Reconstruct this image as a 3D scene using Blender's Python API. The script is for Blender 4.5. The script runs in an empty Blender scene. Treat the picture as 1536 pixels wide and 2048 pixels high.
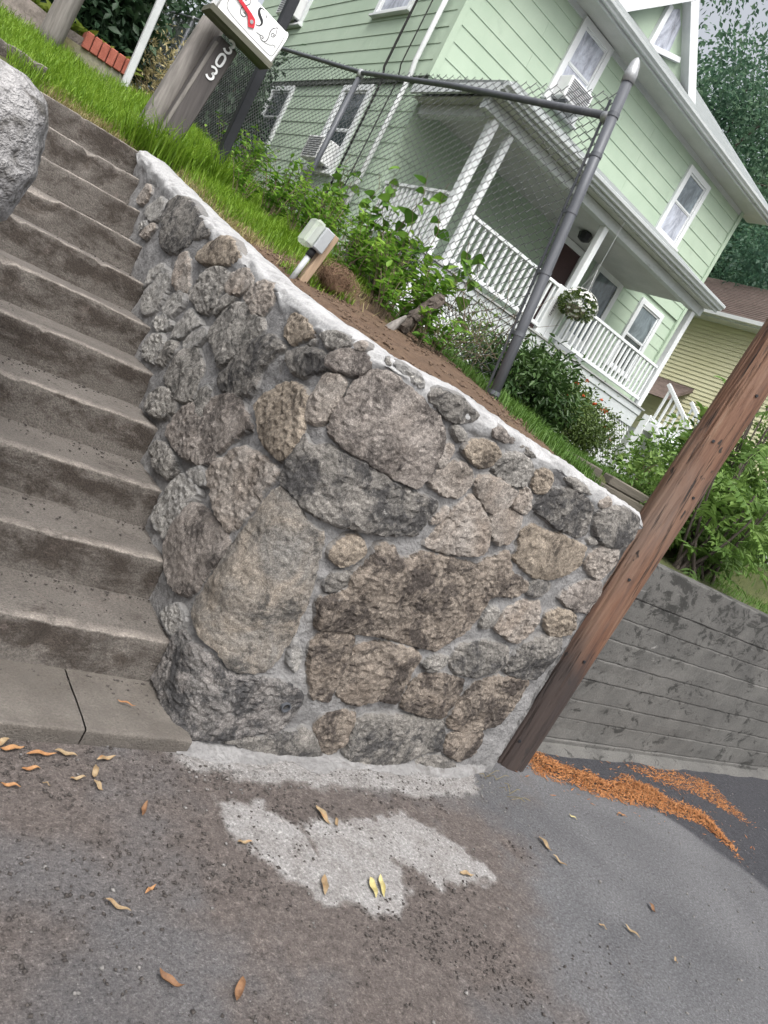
import bpy, math, random
import numpy as np
from mathutils import Vector, Matrix, noise
from mathutils.geometry import delaunay_2d_cdt

# World frame: X runs along the street, Y into the properties, Z up; metres. The road is z = 0.
random.seed(7)
rng = np.random.default_rng(7)
S = bpy.context.scene
COL = S.collection
R = math.radians

# ------------------------------------------------------------------ camera
cam_d = bpy.data.cameras.new('camera')
cam_d.sensor_fit = 'VERTICAL'
cam_d.sensor_height = 36.0
cam_d.lens = 1503.7 / 2048 * 36.0
cam_d.clip_start = 0.02
cam_d.clip_end = 1000
cam = bpy.data.objects.new('camera', cam_d)
COL.objects.link(cam)
S.camera = cam
YAW, PITCH, ROLL = R(40.3), R(-9.13), R(28.48)      # street-relative heading, looking down a little, phone held askew
fwd = Vector((math.sin(YAW) * math.cos(PITCH), math.cos(YAW) * math.cos(PITCH), math.sin(PITCH)))
rgt = Vector((math.cos(YAW), -math.sin(YAW), 0))
upv = rgt.cross(fwd)
cx = rgt * math.cos(ROLL) + upv * math.sin(ROLL)
cy = upv * math.cos(ROLL) - rgt * math.sin(ROLL)
mw = Matrix((cx, cy, -fwd)).transposed().to_4x4()
mw.translation = Vector((0, 0, 1.55))
cam.matrix_world = mw

# ------------------------------------------------------------------ sky, soft sun, exposure
W = bpy.data.worlds.new('World')
S.world = W
W.use_nodes = True
wn, wl = W.node_tree.nodes, W.node_tree.links
bg = wn['Background']
sky = wn.new('ShaderNodeTexSky')
sky.sky_type = 'NISHITA'
sky.sun_disc = False
SUN_EL, SUN_AZ = R(58), R(205)        # azimuth clockwise from +Y: from behind the camera's left shoulder
sky.sun_elevation = SUN_EL
sky.sun_rotation = SUN_AZ
sky.air_density = 1.0
sky.dust_density = 8.0
sky.ozone_density = 1.0
hs = wn.new('ShaderNodeHueSaturation')
hs.inputs['Saturation'].default_value = 0.28       # an even white overcast
wl.new(sky.outputs[0], hs.inputs['Color'])
wl.new(hs.outputs[0], bg.inputs['Color'])
bg.inputs['Strength'].default_value = 0.15
sun_d = bpy.data.lights.new('sun', 'SUN')
sun_d.energy = 0.7
sun_d.angle = R(30)
sun_d.color = (1.0, 0.97, 0.93)
sun = bpy.data.objects.new('sun', sun_d)
COL.objects.link(sun)
sdir = Vector((math.sin(SUN_AZ) * math.cos(SUN_EL), math.cos(SUN_AZ) * math.cos(SUN_EL), math.sin(SUN_EL)))
sun.rotation_euler = sdir.to_track_quat('Z', 'Y').to_euler()
sun.location = sdir * 40
S.view_settings.view_transform = 'Standard'
S.view_settings.look = 'None'
S.view_settings.gamma = 1.0
S.view_settings.use_curve_mapping = False
S.view_settings.exposure = 0.92
S.cycles.use_denoising = True
S.cycles.max_bounces = 8

# ------------------------------------------------------------------ materials
MATS = {}


def new_mat(name):
    m = bpy.data.materials.new(name)
    m.use_nodes = True
    MATS[name] = m
    return m, m.node_tree.nodes, m.node_tree.links, m.node_tree.nodes['Principled BSDF']


def ramp(nt, fac, stops):
    r = nt.nodes.new('ShaderNodeValToRGB')
    el = r.color_ramp.elements
    while len(el) < len(stops):
        el.new(0.5)
    for e, (p, c) in zip(el, stops):
        e.position = p
        e.color = (*c, 1) if len(c) == 3 else c
    nt.links.new(fac, r.inputs[0])
    return r


def noise_tex(nt, coord, scale, detail=4, rough=0.55, dist=0.0, stretch=None):
    n = nt.nodes.new('ShaderNodeTexNoise')
    n.inputs['Scale'].default_value = scale
    n.inputs['Detail'].default_value = detail
    n.inputs['Roughness'].default_value = rough
    n.inputs['Distortion'].default_value = dist
    if stretch:
        mp = nt.nodes.new('ShaderNodeMapping')
        mp.inputs['Scale'].default_value = stretch
        nt.links.new(coord, mp.inputs[0])
        coord = mp.outputs[0]
    nt.links.new(coord, n.inputs['Vector'])
    return n.outputs['Fac']


def mixc(nt, fac, a, b, mode='MIX'):
    m = nt.nodes.new('ShaderNodeMix')
    m.data_type = 'RGBA'
    m.blend_type = mode
    for sock, v in ((m.inputs[0], fac), (m.inputs[6], a), (m.inputs[7], b)):
        if isinstance(v, (int, float)):
            sock.default_value = v
        elif isinstance(v, tuple):
            sock.default_value = (*v, 1)
        else:
            nt.links.new(v, sock)
    return m.outputs[2]


def bump(nt, h, strength, dist, prev=None):
    b = nt.nodes.new('ShaderNodeBump')
    b.inputs['Strength'].default_value = strength
    b.inputs['Distance'].default_value = dist
    nt.links.new(h, b.inputs['Height'])
    if prev is not None:
        nt.links.new(prev, b.inputs['Normal'])
    return b.outputs[0]


def coords(nt, world=False):
    if world:
        return nt.nodes.new('ShaderNodeNewGeometry').outputs['Position']
    return nt.nodes.new('ShaderNodeTexCoord').outputs['Object']


def surf(name, c1, c2, scale=3.0, rough=0.8, fine=60.0, fine_amt=0.25, bmp=0.3, bdist=0.004, stretch=None,
         dirt=None, dirt_scale=5.0, dirt_lo=0.55, dirt_hi=0.75, metal=0.0, world=True, spec=0.4, detail=5):
    """A weathered surface: two tones in patches, fine grain, optional dirt blotches, fine relief."""
    m, n, l, p = new_mat(name)
    nt = m.node_tree
    co = coords(nt, world)
    a = noise_tex(nt, co, scale, detail, 0.6, 0.3, stretch)
    r = ramp(nt, a, [(0.32, c1), (0.68, c2)])
    col = r.outputs[0]
    f = noise_tex(nt, co, fine, 3, 0.65, 0, stretch)
    g = ramp(nt, f, [(0.25, (1 - fine_amt,) * 3), (0.75, (1 + fine_amt * 0.6,) * 3)])
    col = mixc(nt, 1.0, col, g.outputs[0], 'MULTIPLY')
    if dirt:
        d = noise_tex(nt, co, dirt_scale, 7, 0.7, 0.5, stretch)
        k = ramp(nt, d, [(dirt_lo, (0, 0, 0)), (dirt_hi, (1, 1, 1))])
        col = mixc(nt, k.outputs[0], col, dirt)
    l.new(col, p.inputs['Base Color'])
    p.inputs['Roughness'].default_value = rough
    p.inputs['Metallic'].default_value = metal
    p.inputs['Specular IOR Level'].default_value = spec
    if bmp:
        l.new(bump(nt, f, bmp, bdist), p.inputs['Normal'])
    return m


def stone_mat(name, base, second, dark, pale=(0.36, 0.35, 0.33), dark_lo=0.52, pale_lo=0.66):
    m, n, l, p = new_mat(name)
    nt = m.node_tree
    co = coords(nt, True)
    oi = n.new('ShaderNodeObjectInfo')
    rv = n.new('ShaderNodeVectorMath'); rv.operation = 'SCALE'
    cmb = n.new('ShaderNodeCombineXYZ')
    l.new(oi.outputs['Random'], cmb.inputs[0]); l.new(oi.outputs['Random'], cmb.inputs[2])
    l.new(cmb.outputs[0], rv.inputs[0]); rv.inputs['Scale'].default_value = 37.0
    ad = n.new('ShaderNodeVectorMath'); ad.operation = 'ADD'
    l.new(co, ad.inputs[0]); l.new(rv.outputs[0], ad.inputs[1])
    co = ad.outputs[0]
    a = noise_tex(nt, co, 5.5, 6, 0.62, 0.8)
    col = ramp(nt, a, [(0.34, base), (0.62, second)]).outputs[0]
    d = noise_tex(nt, co, 7.0, 9, 0.78, 0.5)
    col = mixc(nt, ramp(nt, d, [(dark_lo - .02, (0, 0, 0)), (dark_lo + 0.08, (0.92,) * 3)]).outputs[0], col, dark)
    md = noise_tex(nt, co, 55, 6, 0.75, 0.3)
    col = mixc(nt, 1.0, col, ramp(nt, md, [(0.32, (0.55,) * 3), (0.5, (1.0,) * 3), (0.68, (1.45,) * 3)]).outputs[0], 'MULTIPLY')
    # crystal grain: pale feldspar specks and dark mica
    g = noise_tex(nt, co, 210, 3, 0.7, 0.2)
    col = mixc(nt, 1.0, col, ramp(nt, g, [(0.3, (0.55,) * 3), (0.5, (0.95,) * 3), (0.7, (1.5,) * 3)]).outputs[0], 'MULTIPLY')
    w = noise_tex(nt, co, 14, 7, 0.75, 0.4)
    col = mixc(nt, ramp(nt, w, [(pale_lo, (0, 0, 0)), (pale_lo + 0.06, (0.7,) * 3)]).outputs[0], col, pale)
    # cement smeared over the rim of the stone
    at = n.new('ShaderNodeAttribute'); at.attribute_name = 'rim'
    sm = noise_tex(nt, co, 20, 6, 0.7, 0.5)
    mm = n.new('ShaderNodeMath'); mm.operation = 'ADD'
    l.new(at.outputs['Fac'], mm.inputs[0]); l.new(sm, mm.inputs[1])
    col = mixc(nt, ramp(nt, mm.outputs[0], [(0.98, (0, 0, 0)), (1.22, (0.75,) * 3)]).outputs[0], col, (0.215, 0.213, 0.21))
    l.new(col, p.inputs['Base Color'])
    p.inputs['Roughness'].default_value = 0.88
    p.inputs['Specular IOR Level'].default_value = 0.25
    b1 = noise_tex(nt, co, 42, 8, 0.8, 0.3)
    nb = bump(nt, b1, 0.75, 0.016)
    l.new(bump(nt, g, 0.45, 0.004, nb), p.inputs['Normal'])
    return m


stone_mat('stone_grey', (0.195, 0.186, 0.172), (0.272, 0.26, 0.242), (0.06, 0.058, 0.055))
stone_mat('stone_dark', (0.145, 0.138, 0.128), (0.225, 0.212, 0.195), (0.05, 0.049, 0.05), dark_lo=0.49)
stone_mat('stone_light', (0.25, 0.245, 0.235), (0.33, 0.32, 0.30), (0.15, 0.145, 0.135), dark_lo=0.58)
stone_mat('stone_brown', (0.205, 0.173, 0.138), (0.285, 0.245, 0.2), (0.06, 0.05, 0.042), dark_lo=0.52)
stone_mat('stone_tan', (0.24, 0.205, 0.175), (0.30, 0.275, 0.25), (0.115, 0.10, 0.088), dark_lo=0.57)
stone_mat('stone_pink', (0.20, 0.176, 0.158), (0.275, 0.25, 0.23), (0.07, 0.062, 0.058), dark_lo=0.50)
stone_mat('stone_umber', (0.165, 0.138, 0.115), (0.24, 0.207, 0.175), (0.052, 0.044, 0.04), dark_lo=0.48)
stone_mat('stone_mixed', (0.19, 0.183, 0.172), (0.26, 0.228, 0.192), (0.075, 0.072, 0.068), dark_lo=0.54)
stone_mat('stone_corner', (0.14, 0.136, 0.132), (0.225, 0.21, 0.2), (0.045, 0.045, 0.047), dark_lo=0.48, pale_lo=0.62)
STONE_M = {'G': 'stone_grey', 'D': 'stone_dark', 'L': 'stone_light', 'B': 'stone_brown', 'T': 'stone_tan',
           'P': 'stone_pink', 'U': 'stone_umber', 'K': 'stone_mixed', 'K2': 'stone_corner'}
surf('mortar', (0.17, 0.168, 0.168), (0.25, 0.248, 0.247), 6, 0.9, 45, 0.3, 0.9, 0.014, dirt=(0.105, 0.1, 0.095), dirt_scale=9, dirt_lo=0.56, dirt_hi=0.7)
surf('cap_cement', (0.30, 0.302, 0.305), (0.40, 0.402, 0.405), 7, 0.9, 90, 0.22, 0.6, 0.008, dirt=(0.19, 0.189, 0.188), dirt_scale=8, dirt_lo=0.52, dirt_hi=0.70)
surf('boulder_stone', (0.26, 0.256, 0.258), (0.38, 0.376, 0.378), 5, 0.9, 40, 0.45, 0.9, 0.03, dirt=(0.09, 0.086, 0.08), dirt_scale=6, dirt_lo=0.5, dirt_hi=0.60)
m, n, l, p = new_mat('pole_wood')
nt = m.node_tree
co = coords(nt, True)
gr = noise_tex(nt, co, 20, 8, .75, .25, (1, 1, .035))
col = ramp(nt, gr, [(.33, (.05, .022, .014)), (.47, (.125, .06, .035)), (.6, (.172, .094, .058)), (.74, (.25, .17, .12))]).outputs[0]
big = noise_tex(nt, co, 2.2, 5, .6, .5, (1.5, 1.5, .5))
col = mixc(nt, ramp(nt, big, [(.5, (0, 0, 0)), (.75, (.5,) * 3)]).outputs[0], col, (.17, .14, .12))     # weathered grey
ck = noise_tex(nt, co, 34, 4, .6, .2, (1, 1, .035))
cm = ramp(nt, ck, [(.33, (.10,) * 3), (.42, (1,) * 3)]).outputs[0]
col = mixc(nt, 1.0, col, cm, 'MULTIPLY')
kn = noise_tex(nt, co, 16, 3, .5, 0, (1, 1, .5))
col = mixc(nt, ramp(nt, kn, [(.665, (0, 0, 0)), (.69, (1, 1, 1))]).outputs[0], col, (.022, .015, .012))
sx = n.new('ShaderNodeSeparateXYZ'); l.new(co, sx.inputs[0])                                   # creosote soaked up from the butt
ad = n.new('ShaderNodeMath'); ad.operation = 'MULTIPLY_ADD'; l.new(big, ad.inputs[0]); ad.inputs[1].default_value = -1.15; l.new(sx.outputs['Z'], ad.inputs[2])
col = mixc(nt, ramp(nt, ad.outputs[0], [(0.0, (.92,) * 3), (.35, (0, 0, 0))]).outputs[0], col, (.028, .022, .021))
l.new(col, p.inputs['Base Color'])
p.inputs['Roughness'].default_value = .72
l.new(bump(nt, cm, .5, .01, bump(nt, gr, .5, .012)), p.inputs['Normal'])
surf('grey_wood', (0.13, 0.12, 0.11), (0.24, 0.225, 0.21), 6, 0.85, 50, 0.4, 0.6, 0.008, stretch=(1, 1, 0.07), dirt=(0.07, 0.065, 0.06), dirt_scale=11)
surf('dark_wood', (0.055, 0.05, 0.05), (0.10, 0.09, 0.088), 6, 0.8, 50, 0.35, 0.5, 0.006, stretch=(1, 1, 0.07))
surf('tan_wood', (0.28, 0.2, 0.13), (0.36, 0.265, 0.185), 8, 0.8, 60, 0.3, 0.4, 0.004, stretch=(1, 1, 0.07))
surf('timber', (0.09, 0.08, 0.065), (0.15, 0.135, 0.11), 6, 0.9, 40, 0.4, 0.6, 0.008, stretch=(0.08, 1, 1))
surf('steel_grey', (0.075, 0.082, 0.095), (0.115, 0.122, 0.135), 9, 0.5, 90, 0.18, 0.15, 0.002, stretch=(1, 1, 0.1), metal=0.2, dirt=(0.17, 0.17, 0.175), dirt_scale=14, dirt_lo=0.62, dirt_hi=0.75)
surf('galvanised', (0.30, 0.315, 0.325), (0.42, 0.435, 0.445), 12, 0.45, 80, 0.2, 0.1, 0.001, metal=0.35)
surf('wire_grey', (0.13, 0.14, 0.145), (0.2, 0.21, 0.215), 12, 0.4, 80, 0.2, 0, 0.001, metal=0.3)
surf('black_paint', (0.012, 0.014, 0.018), (0.022, 0.024, 0.03), 8, 0.55, 60, 0.2, 0.1, 0.002)
surf('white_paint', (0.57, 0.60, 0.615), (0.67, 0.695, 0.705), 3, 0.6, 60, 0.06, 0.08, 0.001, dirt=(0.45, 0.46, 0.45), dirt_scale=4, dirt_lo=0.66, dirt_hi=0.8)
surf('grey_trim', (0.42, 0.455, 0.465), (0.55, 0.58, 0.59), 2.5, 0.6, 40, 0.1, 0.08, 0.001, dirt=(0.2, 0.21, 0.2), dirt_scale=3.5, dirt_lo=0.6, dirt_hi=0.74, stretch=(0.3, 1, 1))
surf('soffit', (0.40, 0.41, 0.40), (0.48, 0.49, 0.48), 2, 0.8, 40, 0.1, 0.05, 0.001)
surf('green_siding', (0.34, 0.435, 0.335), (0.40, 0.495, 0.39), 1.2, 0.7, 90, 0.07, 0.12, 0.001, dirt=(0.285, 0.36, 0.28), dirt_scale=1.6, dirt_lo=0.58, dirt_hi=0.76)
surf('house_core', (0.06, 0.07, 0.06), (0.08, 0.09, 0.08), 2, 0.9)
surf('roof_shingle', (0.17, 0.19, 0.19), (0.25, 0.27, 0.27), 6, 0.9, 90, 0.35, 0.5, 0.006)
surf('brown_roof', (0.105, 0.078, 0.07), (0.165, 0.125, 0.11), 5, 0.9, 30, 0.4, 0.5, 0.01, stretch=(1, 0.35, 1.0))
surf('yellow_siding', (0.68, 0.66, 0.43), (0.74, 0.72, 0.5), 1, 0.7, 50, 0.06, 0)
surf('dark_door', (0.045, 0.02, 0.022), (0.06, 0.028, 0.03), 3, 0.5)
surf('porch_boards', (0.30, 0.31, 0.31), (0.38, 0.39, 0.39), 3, 0.8, 40, 0.2, 0.2, 0.003)
surf('brick_red', (0.27, 0.075, 0.05), (0.36, 0.115, 0.08), 9, 0.85, 70, 0.3, 0.4, 0.004)
surf('old_render', (0.19, 0.165, 0.15), (0.29, 0.255, 0.235), 3, 0.9, 40, 0.3, 0.5, 0.01, dirt=(0.05, 0.045, 0.042), dirt_scale=4.5, dirt_lo=0.56, dirt_hi=0.64)
surf('moss_render', (0.22, 0.20, 0.11), (0.27, 0.265, 0.23), 3, 0.9, 40, 0.3, 0.4, 0.006)
surf('mail_white', (0.74, 0.755, 0.76), (0.80, 0.81, 0.815), 4, 0.35, 60, 0.03, 0)
surf('ink_black', (0.012, 0.013, 0.016), (0.018, 0.019, 0.022), 8, 0.5, 60, 0.1, 0)
surf('flag_red', (0.5, 0.02, 0.035), (0.58, 0.035, 0.05), 8, 0.45, 60, 0.1, 0)
surf('olive_board', (0.085, 0.085, 0.062), (0.14, 0.14, 0.11), 8, 0.85, 60, 0.3, 0.3, 0.003, stretch=(0.1, 1, 1))
surf('digit_white', (0.72, 0.74, 0.75), (0.78, 0.79, 0.8), 8, 0.5, 60, 0.05, 0)
surf('box_grey', (0.30, 0.32, 0.335), (0.34, 0.36, 0.375), 5, 0.5, 60, 0.06, 0)
surf('pvc_grey', (0.42, 0.44, 0.45), (0.5, 0.52, 0.53), 5, 0.5, 60, 0.06, 0)
surf('bark', (0.055, 0.045, 0.038), (0.12, 0.10, 0.085), 9, 0.95, 35, 0.5, 0.9, 0.02, stretch=(1, 1, 0.3))
surf('dry_root', (0.12, 0.07, 0.042), (0.2, 0.13, 0.085), 9, 0.95, 60, 0.3, 0)
surf('twig', (0.10, 0.075, 0.05), (0.17, 0.13, 0.09), 9, 0.9, 60, 0.3, 0)
surf('cable_black', (0.012, 0.012, 0.012), (0.02, 0.02, 0.02), 9, 0.6, 60, 0.1, 0)
surf('air_unit', (0.60, 0.615, 0.62), (0.68, 0.69, 0.70), 5, 0.5, 60, 0.05, 0)
surf('curtain', (0.60, 0.61, 0.64), (0.76, 0.77, 0.79), 14, 0.9, 60, 0.06, 0, stretch=(4, 4, 0.3))
surf('blind', (0.50, 0.51, 0.53), (0.58, 0.59, 0.61), 6, 0.8, 60, 0.06, 0)
surf('terracotta_pot', (0.2, 0.17, 0.14), (0.26, 0.22, 0.18), 6, 0.8)
surf('chip_orange', (0.33, 0.105, 0.03), (0.56, 0.29, 0.12), 60, 0.9, 240, 0.35, 0, dirt=(0.2, 0.075, 0.035), dirt_scale=60, dirt_lo=0.56, dirt_hi=0.66)
surf('pebble', (0.10, 0.097, 0.095), (0.25, 0.24, 0.23), 40, 0.9, 160, 0.3, 0)
surf('soil_clod', (.075, .048, .032), (.16, .11, .075), 40, .95, 160, .3, 0)
surf('crumb_dark', (0.035, 0.03, 0.028), (0.085, 0.076, 0.07), 60, 0.95, 160, 0.3, 0)
surf('leaf_tan', (0.185, 0.125, 0.065), (0.30, 0.23, 0.14), 25, 0.7, 120, 0.25, 0.2, 0.002, dirt=(0.26, 0.13, 0.05), dirt_scale=40, dirt_lo=0.55, dirt_hi=0.68)
surf('leaf_orange', (0.22, 0.095, 0.036), (0.34, 0.19, 0.085), 25, 0.7, 120, 0.25, 0.2, 0.002)
surf('leaf_brown', (0.12, 0.06, 0.03), (0.22, 0.12, 0.06), 25, 0.7, 120, 0.25, 0.2, 0.002)
surf('leaf_yellow', (0.34, 0.29, 0.11), (0.44, 0.39, 0.2), 25, 0.7, 120, 0.2, 0.2, 0.002)
surf('stem_white', (0.7, 0.68, 0.62), (0.75, 0.73, 0.68), 25, 0.7, 120, 0.1, 0)


def glass_mat(name, col, rough=0.06, spec=0.6):
    m, n, l, p = new_mat(name)
    p.inputs['Base Color'].default_value = (*col, 1)
    p.inputs['Roughness'].default_value = rough
    p.inputs['Specular IOR Level'].default_value = spec
    nt = m.node_tree
    gw_ = noise_tex(nt, coords(nt, True), 2.6, 6, 0.7, 0.6, (1.6, 1.6, 0.7))
    l.new(ramp(nt, gw_, [(0.36, tuple(c * 0.55 for c in col)), (0.64, tuple(min(1, c * 1.7) for c in col))]).outputs[0], p.inputs['Base Color'])  # tree reflections and curtain folds painted into the pane colour as blotches
    f = noise_tex(nt, coords(nt, True), 1.3, 2, 0.5)
    l.new(bump(nt, f, 0.06, 0.02), p.inputs['Normal'])
    return m


glass_mat('pane_dark', (0.035, 0.045, 0.05))
glass_mat('pane_curtained', (0.30, 0.32, 0.37), 0.12)
glass_mat('pane_grey', (0.11, 0.135, 0.15), 0.1)
m, n, l, p = new_mat('clear_plastic')
p.inputs['Base Color'].default_value = (0.62, 0.68, 0.6, 1)
p.inputs['Roughness'].default_value = 0.18
p.inputs['Alpha'].default_value = 0.42


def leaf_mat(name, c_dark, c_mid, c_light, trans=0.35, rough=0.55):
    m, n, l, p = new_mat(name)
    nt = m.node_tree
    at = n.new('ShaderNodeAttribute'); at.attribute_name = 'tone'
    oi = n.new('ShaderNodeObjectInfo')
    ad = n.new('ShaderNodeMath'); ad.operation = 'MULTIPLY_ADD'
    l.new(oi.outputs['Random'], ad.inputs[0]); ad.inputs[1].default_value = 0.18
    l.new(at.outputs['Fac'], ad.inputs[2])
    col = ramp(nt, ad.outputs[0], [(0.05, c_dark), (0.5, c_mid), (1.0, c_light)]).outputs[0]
    l.new(col, p.inputs['Base Color'])
    p.inputs['Roughness'].default_value = rough
    p.inputs['Specular IOR Level'].default_value = 0.35
    tr = n.new('ShaderNodeBsdfTranslucent')
    l.new(col, tr.inputs['Color'])
    mx = n.new('ShaderNodeMixShader'); mx.inputs[0].default_value = trans
    l.new(p.outputs[0], mx.inputs[1]); l.new(tr.outputs[0], mx.inputs[2])
    l.new(mx.outputs[0], n['Material Output'].inputs['Surface'])
    return m


leaf_mat('grass_lawn', (0.085, 0.16, 0.012), (0.16, 0.29, 0.022), (0.29, 0.42, 0.06), 0.45)
leaf_mat('grass_dry', (0.24, 0.2, 0.09), (0.36, 0.31, 0.15), (0.48, 0.42, 0.24), 0.4)
leaf_mat('grass_strip', (0.05, 0.11, 0.015), (0.09, 0.18, 0.03), (0.15, 0.26, 0.06), 0.4)
leaf_mat('leaf_weed', (0.035, 0.09, 0.014), (0.10, 0.22, 0.025), (0.27, 0.43, 0.06), 0.45)
leaf_mat('leaf_vine', (0.05, 0.12, 0.02), (0.10, 0.22, 0.035), (0.20, 0.36, 0.06), 0.42)
leaf_mat('leaf_shrub', (0.012, 0.03, 0.010), (0.03, 0.066, 0.019), (0.085, 0.15, 0.04), 0.25, 0.4)
leaf_mat('leaf_flowering', (0.022, 0.045, 0.014), (0.06, 0.10, 0.026), (0.14, 0.2, 0.05), 0.3)
leaf_mat('leaf_rose', (0.05, 0.1, 0.022), (0.10, 0.19, 0.04), (0.24, 0.34, 0.09), 0.35)
leaf_mat('leaf_sumac', (0.05, 0.10, 0.022), (0.11, 0.2, 0.042), (0.23, 0.35, 0.09), 0.4)
leaf_mat('leaf_tree', (0.03, 0.075, 0.05), (0.065, 0.135, 0.082), (0.14, 0.23, 0.13), 0.5)
leaf_mat('leaf_hedge', (0.010, 0.026, 0.014), (0.024, 0.055, 0.026), (0.055, 0.10, 0.045), 0.3)
leaf_mat('leaf_hosta', (0.10, 0.16, 0.02), (0.22, 0.30, 0.05), (0.36, 0.43, 0.11), 0.35)
leaf_mat('petal_white', (0.62, 0.64, 0.6), (0.74, 0.75, 0.72), (0.8, 0.8, 0.8), 0.3)
leaf_mat('petal_red', (0.35, 0.03, 0.012), (0.5, 0.06, 0.02), (0.58, 0.14, 0.05), 0.3)


# ------------------------------------------------------------------ mesh helpers
def tag(o, label=None, cat=None, group=None, kind=None):
    if label: o['label'] = label
    if cat: o['category'] = cat
    if group: o['group'] = group
    if kind: o['kind'] = kind
    return o


def build_mesh(name, verts, faces, smooth=False, attrs=None):
    me = bpy.data.meshes.new(name)
    V = np.asarray(verts, dtype=np.float32).reshape(-1, 3)
    if isinstance(faces, np.ndarray):
        k = faces.shape[1]
        nf = len(faces)
        me.vertices.add(len(V)); me.vertices.foreach_set('co', V.ravel())
        me.loops.add(nf * k); me.loops.foreach_set('vertex_index', faces.astype(np.int32).ravel())
        me.polygons.add(nf)
        me.polygons.foreach_set('loop_start', np.arange(0, nf * k, k, dtype=np.int32))
        me.polygons.foreach_set('loop_total', np.full(nf, k, dtype=np.int32))
        me.update(calc_edges=True)
        me.validate()
    else:
        me.from_pydata([tuple(map(float, v)) for v in V], [], faces)
        me.update()
    if smooth:
        me.polygons.foreach_set('use_smooth', np.ones(len(me.polygons), dtype=bool))
    for k, a in (attrs or {}).items():
        at = me.attributes.new(k, 'FLOAT', 'POINT')
        at.data.foreach_set('value', np.asarray(a, dtype=np.float32))
    return me


def link(name, me, mat, parent=None, loc=(0, 0, 0)):
    o = bpy.data.objects.new(name, me)
    COL.objects.link(o)
    o.location = loc
    if parent is not None:
        o.parent = parent
    if mat and len(me.materials) == 0:
        me.materials.append(MATS[mat])
    return o


def thing(name, label, cat, loc, group=None):
    o = bpy.data.objects.new(name, None)
    COL.objects.link(o)
    o.empty_display_size = 0.1
    o.location = loc
    return tag(o, label, cat, group)


def origin(o):
    p = Vector((0, 0, 0))
    while o is not None:
        p += o.location
        o = o.parent
    return p


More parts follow.
